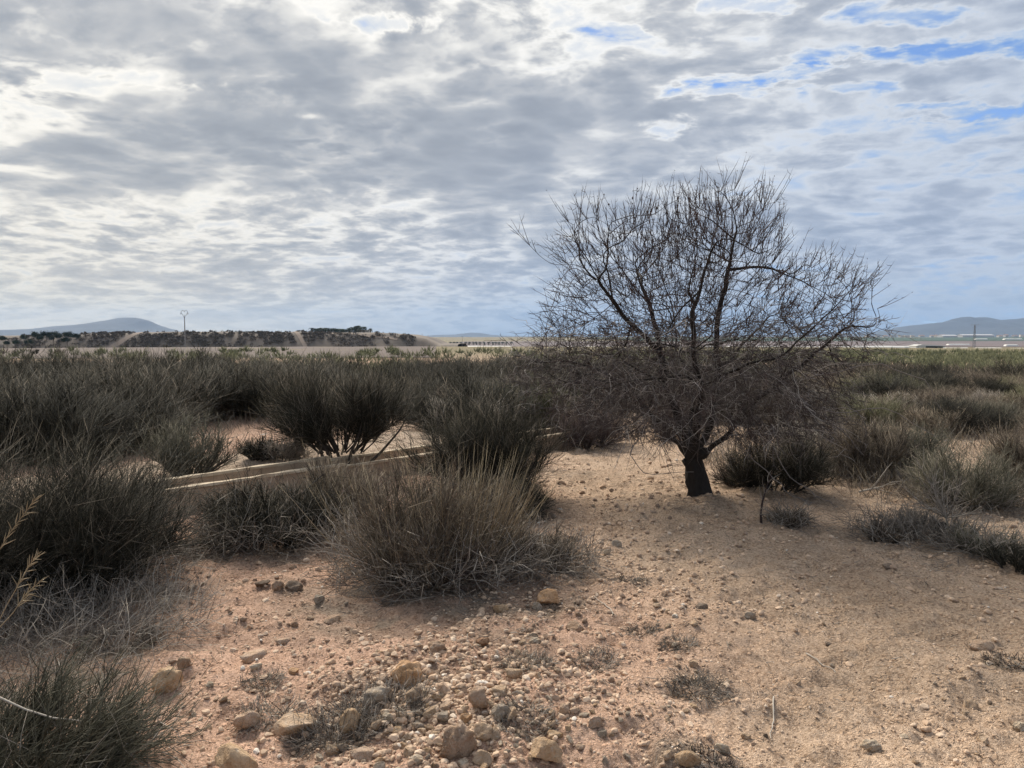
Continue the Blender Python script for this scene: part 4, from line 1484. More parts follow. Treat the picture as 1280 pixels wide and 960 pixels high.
def shrub(label, px, py, name='shrub', cat='shrub', group=None):
    p = on_ground(px, py)
    e = empty(name, (p.x, p.y, gz(p.x, p.y)))
    tag(e, label, cat, group)
    return e, p.y / FPX          # second: metres per photo pixel there


def build_near_shrubs():
    g = np.random.default_rng(33)
    # 1 the big reddish-brown bush with straw stalks in the middle
    e, s = shrub("big reddish-brown dry bush with straw stalks on top and a grey tangle at its foot", 545, 716)
    wood, st = broom(g, 1.18, 1.5, 70, 1500, 5200, .0022, 1.1, (.03, -.08), 0, .06, .13, far=False)
    emit("branches", [wood], M_WOOD, e, None)
    emit("stems", st, stem_mat("pale_dry_stems", [(0, (0.075, 0.058, 0.044)), (0.5, (0.15, 0.12, 0.087)), (0.85, (0.26, 0.21, 0.148)), (1.0, (0.42, 0.34, 0.23))]), e)
    w2, s2 = broom(g, 0.80, 1.6, 50, 800, 2600, .0021, 1.25, (0, -.1), 0, .04, .14)
    emit("reddish_stems", [w2] + s2, M_STEM['red'], e)
    emit("straw_stalks", [stalks(g, .34, 110, 1.0, .0021, .42, (.12, 0), (.16, -.05)), stalks(g, .34, 60, .9, .0020, .5, (-.2, 0), (-.28, 0)), stalks(g, .16, 90, 1.0, .0021, .38, (.22, 0), (.30, -.02))], M_STEM['straw'], e)
    emit("dead_tangle", [skirt(g, .72, 1500, .50, .0026, .22)], M_STEM['grey'], e)
    # lower dead lobe reaching right of it
    e, s = shrub("low grey-brown dead bush spreading right from the foot of the big reddish bush", 668, 708)
    wood, st = broom(g, .52, 1.0, 36, 700, 1800, .0022, 1.25, (.15, -.05), 0, .02, .18)
    emit("branches", [wood], M_WOOD, e, None)
    emit("stems", st, M_STEM['brown'], e)
    emit("dead_tangle", [skirt(g, .45, 700, .32, .0022, .12)], M_STEM['grey'], e)
    # 2 dark green-black bush behind it
    e, s = shrub("tall dark olive bush behind the big reddish bush beside the channel", 612, 622)
    wood, st = broom(g, 1.46, 1.15, 56, 2000, 11500, .0025, .95, (-.04, 0), 0, .08, .12)
    emit("branches", [wood], M_WOOD, e, None)
    emit("stems", st, M_STEM['dark'], e)
    emit("dead_tangle", [skirt(g, .5, 500, .4, .0026, .2)], M_STEM['grey'], e)
    e, s = shrub("dark low side bush at the foot of the tall olive bush, next to the clearing", 640, 640)
    wood, st = broom(g, .66, .75, 36, 900, 3400, .0024, 1.15, (.06, 0), 0, .05, .12)
    emit("branches", [wood], M_WOOD, e, None); emit("stems", st, M_STEM['dark'], e)
    # 3 parasol-shaped dark broom behind the channel, wood showing
    e, s = shrub("dark parasol-shaped broom on bare leaning stems behind the channel", 425, 600)
    wood, st = broom(g, 1.78, 1.7, 34, 2500, 15000, .0026, 1.0, (-.06, 0), 0.36, .10, .10)
    stem2 = grow(g, np.zeros((5, 3)) + g.normal(0, .05, (5, 3)) * [1, 1, 0], np.array([[-.7, 0, .8], [-.35, .2, .9], [.1, 0, 1], [.8, .1, .5], [.35, -.2, .8]]), np.array([.95, .9, .8, 1.0, .8]), 7, .12, (0, 0, .08))
    emit("trunk", [tubes(stem2, rad(5, 7, .026, .007), 7)], M_WOOD, e, None)
    emit("branches", [wood], M_WOOD, e, None); emit("stems", st, M_STEM['dark'], e)
    # 4 small open bush growing beside the channel
    e, s = shrub("small open grey-green bush growing out of the channel, its bare stems fanning up", 238, 615)
    wood, st = broom(g, .98, .9, 44, 800, 2600, .0028, .95, (0, 0), 0, .06, .10)
    emit("branches", [wood], M_WOOD, e, None); emit("stems", st, M_STEM['sage'], e)
    # 5 dark low bush between channel and big bush, twisted dead wood in it
    e, s = shrub("low sprawling dark bush before the channel with dead twisted wood inside", 345, 672)
    wood, st = broom(g, .78, 1.6, 60, 2000, 9000, .0026, 1.3, (-.05, -.05), 0, .03, .16)
    emit("branches", [wood], M_WOOD, e, None); emit("stems", st, M_STEM['dark'], e)
    emit("dead_tangle", [skirt(g, .62, 1100, .42, .0026, .18)], M_STEM['grey'], e)
    dw = grow(g, np.array([[-.35, .1, .05], [-.3, .1, .05], [-.1, .1, .1]]), np.array([[-.4, 0, .8], [.5, 0, .9], [.8, 0, .5]]), np.array([.4, .45, .6]), 6, .25, (0, 0, .02))
    emit("dead_wood", [tubes(dw, rad(3, 6, .018, .006), 6)], M_WOOD, e, None)
    e, s = shrub("dry brown grass bush between the parasol broom and the big reddish bush", 425, 650)
    wood, st = broom(g, .82, .9, 30, 800, 2200, .0024, .8, (.05, 0), 0, .03, .1)
    emit("stems", [wood] + st, M_STEM['brown'], e)
    emit("straw_stalks", [stalks(g, .3, 60, .8, .0026, .5, (.05, 0))], M_STEM['straw'], e)
    # 6 the large dark bush at the left edge
    e, s = shrub("largest dark bush filling the left edge, its stems leaning out over the path", 45, 735)
    wood, st = broom(g, 1.62, 1.9, 90, 3600, 17000, .0022, 1.25, (.12, -.02), 0, .03, .16)
    emit("branches", [wood], M_WOOD, e, None); emit("stems", st, M_STEM['dark'], e)
    emit("dead_tangle", [skirt(g, .95, 1500, .42, .0022, .16)], M_STEM['grey'], e)
    e, s = shrub("dark bush with arching stems hanging over the left end of the channel", 112, 690)
    wood, st = broom(g, .92, 1.1, 50, 1800, 8500, .0022, 1.15, (.20, -.06), 0, .01, .12)
    emit("branches", [wood], M_WOOD, e, None); emit("stems", st, M_STEM['dark'], e)
    emit("dead_tangle", [skirt(g, .5, 700, .32, .0022, .1)], M_STEM['grey'], e)
    # 7 grey-green shrub cut by the bottom left corner, stems leaning right
    e, s = shrub("grey-green bush with stiff slanting stems, nearest of all at the bottom left corner", 20, 985)
    wood, st = broom(g, .74, .95, 80, 1900, 4200, .0019, 1.05, (.42, .0), 0, .02, .09, 0, .8, far=False)
    emit("stems", [wood] + st, M_STEM['sage'], e)
    emit("dead_tangle", [skirt(g, .5, 500, .4, .0016, .12)], M_STEM['grey'], e)
    pw = np.array([[[-.22, -.06, .40], [-.10, -.06, .41], [.0, -.07, .385], [.10, -.08, .345], [.2, -.09, .32], [.30, -.1, .315]]])
    tubeW = tubes(pw, rad(1, 6, .005, .0025), 6, [1.0])
    emit("dead_whip", [tubeW], M_STEM['grey'], e, None)
    e, s = shrub("grey mat of dead twigs and stems lying before the dark bush on the left", 75, 800)
    emit("stems", [skirt(g, .75, 1500, .40, .0019, .14, -.02)], M_STEM['grey'], e)
    # 8 right of the tree: dark hollow bush behind, small ones before
    specs = [
        ("rounded dark olive bush in the shade right of the almond trunk", 968, 612, 'dark', .95, 1.2, 40, 1000, 3000, 1.1),
        ("small brown tuft bush growing by the thin reddish sapling", 985, 657, 'brown', .26, .4, 26, 380, 900, 1.0),
        ("low dark reddish bush close behind the almond trunk on its right", 925, 606, 'red', .42, .7, 30, 500, 1400, 1.2),
        ("dry brown bush in the right-hand thicket with a dark hollow at its foot", 1085, 596, 'brown', .98, 1.1, 40, 1100, 3200, .95),
        ("upright grey-green bush standing over the fallen pale branch", 1130, 590, 'sage', .88, 1.0, 40, 1100, 3200, .9),
        ("broad grey-green bush with grassy stems, next to the right edge bush", 1205, 632, 'sage', .80, 1.3, 44, 1300, 3800, 1.15),
        ("brown and green bush against the right edge above the pale soil", 1290, 600, 'brown', .92, 1.2, 40, 1100, 3200, 1.0),
        ("low grey twiggy bush around the small black blob", 1160, 668, 'grey', .36, .9, 34, 600, 1500, 1.2),
        ("low grey-green bush right of the small black blob", 1230, 690, 'sage', .34, .8, 30, 600, 1700, 1.2),
        ("dark small bush low at the right edge of the clearing", 1270, 708, 'dark', .28, .55, 30, 500, 1400, 1.15),
        ("low brown dead bush left of the small black blob", 1115, 672, 'brown', .24, .8, 30, 420, 1100, 1.25),
        ("grey dry bush under the right side of the almond crown", 1020, 588, 'grey', .92, 1.3, 36, 800, 2200, 1.1),
        ("reddish twiggy bush under the left limbs of the almond", 735, 556, 'red', .95, 1.3, 44, 1100, 3600, 1.05),
        ("dark reddish bush behind the right end of the channel", 655, 528, 'red', 1.2, 1.2, 44, 1100, 3600, 1.0),
        ("dark reddish thicket bush behind the almond trunk", 850, 545, 'red', .90, 1.5, 44, 1100, 3600, 1.1),
        ("pale brown dry bush behind the right limbs of the almond", 1000, 545, 'brown', 1.1, 1.4, 44, 1100, 3200, 1.05),
        ("small dry tuft bush on the pale bank behind the channel", 355, 590, 'grey', .45, .7, 30, 500, 1300, 1.1),
        ("little dark tuft on the pale bank left of the parasol broom", 325, 575, 'dark', .4, .5, 26, 400, 1100, 1.0),
    ]
    for (lab, px, py, ramp, h, w, a, b_, c, sp) in specs:
        e, s = shrub(lab, px, py)
        wood, st = broom(g, h * 1.12, w, a, int(b_ * 1.15), int(c * 1.6), .0026 if py > 620 else .0030, sp, (g.normal(0, .05), 0), 0, .05, .13)
        emit("branches", [wood], M_WOOD if ramp != 'grey' else M_STEM['grey'], e, None)
        emit("stems", st, M_STEM[ramp], e)
        if ramp in ('grey', 'sage', 'brown'):
            emit("dead_tangle", [skirt(g, w * .45, int(500 * w), .3, .0024, .12)], M_STEM['grey'], e)


build_near_shrubs()
print("near shrubs", round(time.time() - T0, 1))


def shrub_proto(seed, ramp, h, w, a, b_, c, r, spread):
    g = np.random.default_rng(seed)
    e = empty("shrub", (0, 0, 0))
    wood, st = broom(g, h, w, a, b_, c, r, spread, (g.normal(0, .06), 0), 0, .07, .12, far=True)
    emit("branches", [wood], M_WOOD, e, None)
    emit("stems", st, M_STEM[ramp], e)
    return e


THICKET = []


def build_thicket():
    g = np.random.default_rng(55)
    kinds = {
        'dark': ([shrub_proto(101 + i, 'dark', 1.38 + .12 * i, 1.5, 36, 1200, 7500, .0036, 1.0) for i in range(3)], "dark olive broom in the dense scrub belt behind the channel", "dark brooms of the scrub belt"),
        'green': ([shrub_proto(111 + i, 'green', 1.25 + .1 * i, 1.5, 34, 1100, 6200, .0038, 1.05) for i in range(2)], "greenish broom in the scrub belt behind the clearing", "greenish brooms of the scrub belt"),
        'brown': ([shrub_proto(121 + i, 'brown', 1.15 + .1 * i, 1.4, 34, 1000, 6000, .0036, 1.0) for i in range(3)], "dry brown bush in the scrub belt behind the clearing", "dry brown bushes of the scrub belt"),
        'grey': ([shrub_proto(131, 'grey', .98, 1.3, 32, 800, 3200, .0040, 1.1)], "grey leafless bush in the scrub belt right of the almond tree", "grey leafless bushes of the scrub belt"),
        'sage': ([shrub_proto(141 + i, 'sage', 1.08, 1.4, 32, 1000, 5600, .0034, 1.05) for i in range(2)], "grey-green bush in the scrub belt right of the almond tree", "grey-green bushes of the scrub belt"),
    }
    used = set()
    pts = []
    # nearest first: rows of shrubs, jittered
    y = 10.4
    cand = []
    while y < 25.0:
        x = -0.74 * y - .5
        while x < 0.74 * y + .5:
            cand.append((x + g.normal(0, .28), y + g.normal(0, .25)))
            x += (.94 if x < 0 else 1.05) * (1 + .012 * y)
        y += .95 * (1 + 0.013 * y)
    n = 0
    for (x, yy) in cand:
        u = 640 + x / yy * FPX
        # where the bare ground shows: (front edge of the belt as photo row, by column)
        row = np.interp(u, [0, 60, 140, 200, 300, 420, 470, 540, 560, 640, 760, 860, 960, 1040, 1100, 1180, 1280], [606, 592, 582, 545, 527, 522, 520, 521, 560, 545, 520, 520, 535, 545, 540, 545, 560])
        base_row = HORIZON + CAM_H * FPX / yy
        if base_row > row: continue
        # open patches on the right
        if u > 960:
            o = vnoise(np.array([x * .42 + 3]), np.array([yy * .30]), 201)[0]
            if yy < 19 and o > 0.24: continue
            pr = {'brown': .42, 'sage': .25, 'grey': .16, 'dark': .08, 'green': .09}
            if yy > 20: pr = {'brown': .40, 'sage': .12, 'grey': .05, 'dark': .18, 'green': .25}
        elif u > 560:
            pr = {'brown': .35, 'dark': .40, 'green': .12, 'grey': .08, 'sage': .05}
        else:
            pr = {'dark': .84, 'green': .08, 'brown': .08}
            if yy < 16 and u < 420: pr = {'dark': 1.0}
            if yy > 19: pr = {'dark': .60, 'green': .27, 'brown': .13}
        ks = list(pr); k = ks[int(g.choice(len(ks), p=np.array(list(pr.values())) / sum(pr.values())))]
        protos, lab, grp = kinds[k]
        i = int(g.integers(len(protos)))
        if (k, i) in used: o = copy_tree(protos[i])
        else: o = protos[i]; used.add((k, i))
        tall = 0.86 + 0.30 * (vnoise(np.array([x * .3]), np.array([yy * .3]), 211)[0] + .5)
        if u > 960: tall *= .74 if yy < 20 else .82
        s = tall * g.uniform(.85, 1.12)
        o.location = (x, yy, gz(x, yy) - .02); o.rotation_euler = (g.normal(0, .05), g.normal(0, .05), g.uniform(0, 6.3)); o.scale = (s * g.uniform(1.05, 1.5), s * g.uniform(1.05, 1.5), s * g.uniform(.8, 1.0))
        if k == 'brown' and u < 640: lab = "dry brown bush among the dark brooms of the scrub belt"
        elif k == 'brown': lab = "dry brown bush in the scrub belt behind and right of the almond tree"
        tag(o, lab, "shrub", grp if k != 'brown' else ("dry brown bushes among the dark brooms" if u < 640 else "dry brown bushes right of the almond"))
        n += 1
    for k, (protos, _, _) in kinds.items():
        for i, p in enumerate(protos):
            if (k, i) not in used:
                for c in list(p.children): bpy.data.objects.remove(c)
                bpy.data.objects.remove(p)
    print("thicket", n, round(time.time() - T0, 1))


build_thicket()


def build_far_scrub():
    """beyond about 27 m the scrub reads as one mass"""
    g = np.random.default_rng(66)
    D = 23.5 * (85 / 23.5) ** g.random(3000)
    u = g.uniform(-60, 1340, len(D))
    X = (u - 640) / FPX * D
    Z = ground_macro(X, D)
    right = sstep(u, 560, 800)
    keep = (D < 33 + 7 * vnoise(X * .1, D * 0, 305) + 46 * right) | ((g.random(len(D)) < .16) & (u < 700))
    X, D, Z, right, u = X[keep], D[keep], Z[keep], right[keep], u[keep]
    grn = (vnoise(X * .12, D * .06, 301) + .25 * right + sstep(D, 30, 55) * .35 > .12)
    k = 30

    def mass(sel, ramp, label, hs):
        x, y, z = X[sel], D[sel], Z[sel]
        n = len(x)
        h = hs * g.uniform(.75, 1.2, n) * (1 - .22 * right[sel])
        az = g.uniform(0, 2 * np.pi, (n, k)); th = 1.15 * np.sqrt(g.random((n, k)))
        d = np.stack([np.sin(th) * np.cos(az), np.sin(th) * np.sin(az), np.cos(th)], -1)
        o = np.stack([x, y, z], 1)[:, None, :] + d * (h[:, None] * g.uniform(.15, .55, (n, k)))[..., None] * np.array([1.2, 1.2, 1])
        P = grow(g, o.reshape(-1, 3), (d + np.array([0, 0, .5])).reshape(-1, 3) + g.normal(0, .3, (n * k, 3)), (np.repeat(h, k) * g.uniform(.3, .6, n * k)), 2, .12, (0, 0, .1))
        rr = 0.00058 * np.repeat(y, k)[:, None] * np.array([1.0, .3])[None] * g.uniform(.7, 1.5, (n * k, 1))
        t = np.clip(np.repeat(g.random(n) * .5, k) + g.random(n * k) * .5, 0, 1)
        v, q, tv = whips(P, rr, 3, t)
        tag(new_obj("far_scrub", mesh_np("far_scrub", v, q, M_STEM[ramp], tint=tv)), label, None, None, 'stuff')
    b = g.random(len(D))
    M_STEM['far_green'] = stem_mat('far_green_stems', [(0, (0.085, 0.088, 0.045)), (0.5, (0.15, 0.15, 0.078)), (1.0, (0.23, 0.22, 0.12))])
    mass(grn, 'far_green', "green band of low scrub stretching across the flats to the horizon", .86)
    mass(~grn & (b < .62), 'dark', "dark band of low scrub stretching across the flats", .9)
    mass(~grn & (b >= .62), 'brown', "dry brown scrub stretching across the flats", .84)


build_far_scrub()
print("far scrub", round(time.time() - T0, 1))


def build_dry_grass():
    """dry grass and stalks standing between the bushes on the right and along the belt"""
    g = np.random.default_rng(44)
    n = 21000
    u = np.concatenate([g.uniform(880, 1330, n * 2 // 3), g.uniform(-40, 760, n // 3)])
    v = np.concatenate([g.uniform(478, 640, n * 2 // 3), g.uniform(490, 570, n // 3)])
    Y = CAM_H * FPX / (v - HORIZON); X = (u - 640) / FPX * Y
    m = fbm(X * .7, Y * .7, 501, 3)
    edge = np.where(u > 800, sstep(v, 645, 590), 1.0)
    keep = (m + .25 * edge > .16 + .25 * g.random(n)) | ((v < 540) & (u > 960) & (m > -.1))
    keep &= np.hypot(X - TREE.x, Y - TREE.y) > 1.0
    # the pale bank stays nearly bare
    keep &= (bank_profile(X, Y) < .3) | (g.random(n) < .12)
    X, Y = X[keep], Y[keep]
    n = len(X)
    o = np.stack([X, Y, ground_z(X, Y) - .01], 1)
    d, _, _ = headings(g, n, .9)
    P = grow(g, o, d, g.uniform(.12, .42, n) * (1 + .25 * vnoise(X, Y, 9)), 3, .1, (0, 0, .02))
    R = (0.00024 * Y)[:, None] * np.array([1, .8, .4])[None] * g.uniform(.7, 1.3, (n, 1))
    w = g.random(n)
    for nm, sel, lab in (('straw', w < .22, "straw-coloured dry grass standing between the bushes"), ('brown', (w >= .22) & (w < .6), "brown dry grass standing between the bushes"), ('grey', w >= .6, "grey dead stalks standing between the bushes")):
        V, F, t = whips(P[sel], R[sel], 3, g.random(int(sel.sum())))
        tag(new_obj("dry_grass", mesh_np("dry_grass", V, F, M_STEM[nm], tint=t)), lab, None, None, 'stuff')


build_dry_grass()

# ------------------------------------------------------------------ stones
def ico(sub):
    t = (1 + 5 ** .5) / 2
    V = [(-1, t, 0), (1, t, 0), (-1, -t, 0), (1, -t, 0), (0, -1, t), (0, 1, t), (0, -1, -t), (0, 1, -t), (t, 0, -1), (t, 0, 1), (-t, 0, -1), (-t, 0, 1)]
    F = [(0, 11, 5), (0, 5, 1), (0, 1, 7), (0, 7, 10), (0, 10, 11), (1, 5, 9), (5, 11, 4), (11, 10, 2), (10, 7, 6), (7, 1, 8), (3, 9, 4), (3, 4, 2), (3, 2, 6), (3, 6, 8), (3, 8, 9), (4, 9, 5), (2, 4, 11), (6, 2, 10), (8, 6, 7), (9, 8, 1)]
    V = [Vector(v).normalized() for v in V]
    for _ in range(sub):
        cache, nf = {}, []

        def mid(a, b):
            k = (min(a, b), max(a, b))
            if k not in cache:
                cache[k] = len(V); V.append(((V[a] + V[b]) / 2).normalized())
            return cache[k]
        for a, b, c in F:
            ab, bc, ca = mid(a, b), mid(b, c), mid(c, a)
            nf += [(a, ab, ca), (b, bc, ab), (c, ca, bc), (ab, bc, ca)]
        F = nf
    return np.array([v[:] for v in V]), np.array(F)


ICO = [ico(i) for i in range(4)]
OCTA = (np.array([[1, 0, 0], [0, 1, 0], [-1, 0, 0], [0, -1, 0], [0, 0, 1], [0, 0, -1.]]), np.array([[0, 1, 4], [1, 2, 4], [2, 3, 4], [3, 0, 4], [1, 0, 5], [2, 1, 5], [3, 2, 5], [0, 3, 5]]))


def rock_shape(g, sub, cuts, rough, shape=(1, 1, .75)):
    v, f = ICO[sub]
    v = v.copy()
    for _ in range(cuts):
        n = unit(g.normal(0, 1, 3)); d = g.uniform(.38, .78)
        p = v @ n
        v = v - np.maximum(p - d, 0)[:, None] * n * .92
    r = 1 + rough * (fbm(v[:, 0] * 1.7 + v[:, 2] * 1.1 + 5, v[:, 1] * 1.7 - v[:, 2] * .7, int(g.integers(1e6)), 4, .55))
    v = v * r[:, None] * np.array(shape) * g.uniform(.88, 1.12, 3)
    return v, f


def rock_material():
    m, N, b = material("stone")
    oi = N.n('ShaderNodeObjectInfo')
    P = N.n('ShaderNodeTexCoord').outputs['Object']
    P = N.vm('ADD', P, N.n('ShaderNodeCombineXYZ', i_0=N.m('MULTIPLY', oi.outputs['Random'], 40.0)).outputs[0])
    n1 = N.noise(P, 1.6, 5, .6); n2 = N.noise(P, 9.0, 5, .65); n3 = N.noise(P, 3.0, 3, .5)
    c = oi.outputs['Color']
    c1 = N.mix(N.ss(n1, .4, .65), c, N.mix(1.0, c, (0.86, 0.80, 0.72), 'MULTIPLY'))
    c1 = N.mix(N.ss(n2, .52, .70, 0, .6), c1, N.mix(1.0, c, (0.72, 0.66, 0.60), 'MULTIPLY'))
    c1 = N.mix(N.ss(n3, .60, .70, 0, .5), c1, (0.62, 0.52, 0.41))
    N.set(b.inputs['Base Color'], c1)
    bp = N.n('ShaderNodeBump', i_Height=N.m('ADD', n1, N.m('MULTIPLY', n2, .5)), i_Strength=.8, i_Distance=.06)
    N.set(b.inputs['Normal'], bp.outputs[0])
    b.inputs['Roughness'].default_value = 0.92
    return m


M_ROCK = rock_material()
SC = {'tan': (.60, .44, .305), 'pink': (.64, .47, .345), 'ochre': (.62, .435, .275), 'orange': (.62, .39, .225), 'grey': (.48, .395, .31), 'dark': (.27, .205, .155), 'brown': (.46, .325, .23), 'pale': (.70, .57, .43), 'white': (.70, .64, .56), 'rust': (.34, .2, .12)}

# photo x, y (centre), width, height in photo pixels, colour, cuts, label
NOTABLE = [
    (207, 847, 40, 34, 'ochre', 5, "large rough ochre-brown stone beside the bottom left bush"),
    (230, 833, 20, 20, 'brown', 2, "smooth round brown stone leaning behind the large rough ochre-brown one"),
    (307, 895, 31, 25, 'pink', 6, "pale pinkish cube-like stone left of the wide flat tan slab"),
    (371, 903, 50, 28, 'tan', 6, "wide flat tan slab stone with a hollow under it"),
    (297, 946, 58, 34, 'ochre', 5, "big yellow-ochre stone cut by the bottom edge at the left"),
    (509, 839, 39, 29, 'orange', 3, "largest rounded orange boulder alone above the stone spill"),
    (436, 900, 30, 36, 'ochre', 5, "upright ochre-topped stone beside the grey dead weeds"),
    (452, 938, 34, 23, 'pink', 4, "rounded pinkish tan stone at the front left of the spill"),
    (570, 925, 40, 40, 'brown', 3, "largest rough brown stone in the middle of the spill"),
    (579, 937, 20, 19, 'pink', 6, "pale pink faceted stone leaning on the largest rough brown one"),
    (584, 895, 17, 24, 'orange', 4, "upright egg-shaped orange stone in the spill"),
    (624, 890, 27, 22, 'grey', 5, "wedge-shaped grey stone at the right of the spill"),
    (603, 917, 27, 18, 'tan', 5, "flat orange-tan stone right of the largest rough brown one"),
    (641, 841, 23, 14, 'tan', 2, "smooth oval tan stone at the upper right of the spill"),
    (627, 860, 26, 20, 'tan', 4, "pinkish tan stone below the smooth oval one"),
    (600, 868, 32, 28, 'brown', 3, "rough clotted brown lump in the upper spill"),
    (548, 808, 25, 16, 'brown', 5, "dull brown block above the stone spill"),
    (537, 893, 25, 19, 'tan', 4, "blocky tan stone left of the upright egg-shaped one"),
    (556, 892, 20, 18, 'grey', 4, "greyish brown stone wedged beside the upright egg-shaped one"),
    (684, 935, 42, 32, 'ochre', 5, "large orange-tan boulder cut low near the bottom edge right of the spill"),
    (694, 917, 22, 16, 'ochre', 4, "yellow-ochre stone leaning behind the large orange-tan boulder"),
    (686, 742, 30, 24, 'orange', 5, "orange lichen-stained stone at the foot of the low dead bush"),
    (671, 757, 14, 12, 'grey', 5, "grey stone just below the orange lichen-stained one"),
    (626, 758, 22, 15, 'ochre', 6, "angular ochre stone before the low dead bush"),
    (745, 900, 19, 18, 'pink', 5, "pale pink rounded block on the clearing right of the spill"),
    (752, 914, 14, 14, 'grey', 4, "small grey-brown stone just below the pale pink rounded block"),
    (706, 887, 15, 15, 'pink', 5, "pale stone left of the pale pink rounded block"),
    (860, 951, 30, 24, 'ochre', 7, "square ochre block at the bottom edge beside dark litter"),
    (833, 957, 18, 14, 'tan', 4, "tan stone left of the square ochre block at the bottom edge"),
    (934, 919, 16, 13, 'tan', 4, "rounded tan stone near the dry stick"),
    (903, 934, 20, 14, 'pale', 5, "pale half-buried stone below the dry stick"),
    (1223, 803, 34, 20, 'brown', 4, "brownish pink rough stone near the right edge of the clearing"),
    (1213, 880, 18, 14, 'tan', 5, "tan stone in the lower right of the clearing"),
    (1273, 906, 18, 14, 'pale', 5, "pale stone at the right edge low in the clearing"),
    (1228, 924, 20, 12, 'tan', 4, "low tan stone at the lower right corner"),
    (1087, 930, 22, 11, 'pale', 3, "flat pale stone sunk in the soil at the lower right"),
    (1216, 880, 10, 8, 'pale', 4, "small round pale pebble stone beside the tan stone at lower right"),
    (346, 731, 17, 16, 'brown', 5, "brown square stone in the middle of the row of three before the sprawling bush"),
    (327, 729, 22, 10, 'dark', 4, "dark flat stone at the left of the row of three"),
    (367, 731, 24, 14, 'dark', 5, "dark block at the right of the row of three"),
    (400, 746, 14, 14, 'grey', 6, "grey-faced stone right of the row of three"),
    (414, 772, 25, 12, 'brown', 4, "low brown stone alone on the pinkish soil below the big bush"),
    (316, 817, 34, 17, 'pink', 2, "smooth pinkish hump of stone half buried in the pink soil"),
    (319, 832, 16, 9, 'pale', 2, "pale yellow oval pebble below the pinkish hump"),
    (352, 801, 20, 10, 'pink', 2, "small salmon stone upper right of the pinkish hump"),
    (368, 839, 13, 9, 'orange', 2, "round rusty pebble right of the pinkish hump"),
    (302, 838, 0, 0, 'tan', 4, ""),
    (938, 769, 16, 12, 'grey', 5, "grey stone with a pointed top in the middle clearing"),
    (868, 829, 17, 10, 'tan', 3, "pale tan stone above the dry weed clump of the clearing"),
    (868, 796, 0, 0, 'tan', 3, ""),
    (718, 782, 26, 12, 'brown', 5, "brown flat stone right of the low dead bush"),
    (800, 730, 14, 8, 'dark', 4, "dark stone in the middle of the clearing"),
    (875, 756, 20, 10, 'dark', 4, "dark cracked stone in the cluster before the almond"),
    (845, 765, 10, 10, 'white', 4, "small white stone in the cluster before the almond"),
    (1108, 706, 18, 10, 'dark', 4, "dark stone on the soil below the bushes round the black blob"),
    (1059, 706, 11, 7, 'brown', 4, "small brown stone left of the dark one below the bushes round the black blob"),
    (1268, 652, 12, 12, 'brown', 4, "brown stone with a white top at the right edge behind the bushes"),
    (758, 688, 12, 9, 'pale', 5, "pale stone at the edge of the almond's shade"),
    (770, 678, 16, 10, 'grey', 5, "grey stone near the edge of the almond's shade"),
    (473, 528, 24, 18, 'grey', 5, "grey rock on the earth mound behind the channel"),
    (700, 905, 0, 0, 'tan', 3, ""),
    (475, 868, 40, 20, 'grey', 3, "mossy grey slab half hidden in the dead weeds"),
    (487, 862, 0, 0, 'grey', 3, ""),
    (240, 735, 16, 12, 'pink', 3, "pinkish stone before the dark bush over the channel end"),
    (222, 693, 13, 11, 'pink', 4, "pink stone on the path before the channel"),
    (246, 691, 10, 9, 'pale', 3, "rounded pale stone right of the pink one on the path before the channel"),
    (208, 751, 24, 9, 'pale', 3, "flat pale stone at the edge of the grey dead mat"),
    (366, 706, 12, 9, 'brown', 4, "brown stone at the foot of the sprawling bush"),
    (602, 798, 20, 14, 'rust', 4, "rusty mossy clod above the spill"),
    (573, 897, 0, 0, 'tan', 4, ""),
    (650, 915, 12, 10, 'tan', 4, "tan stone between the wedge-shaped grey one and the large orange boulder"),
    (520, 868, 22, 20, 'tan', 3, "lumpy tan clod below the orange boulder"),
    (505, 860, 0, 0, 'grey', 3, ""),
    (415, 935, 20, 20, 'tan', 4, "tan stone left of the rounded pinkish one at the front"),
    (668, 800, 14, 8, 'pale', 3, "flat pale stone right of the rusty mossy clod"),
    (345, 905, 0, 0, 'tan', 4, ""),
]


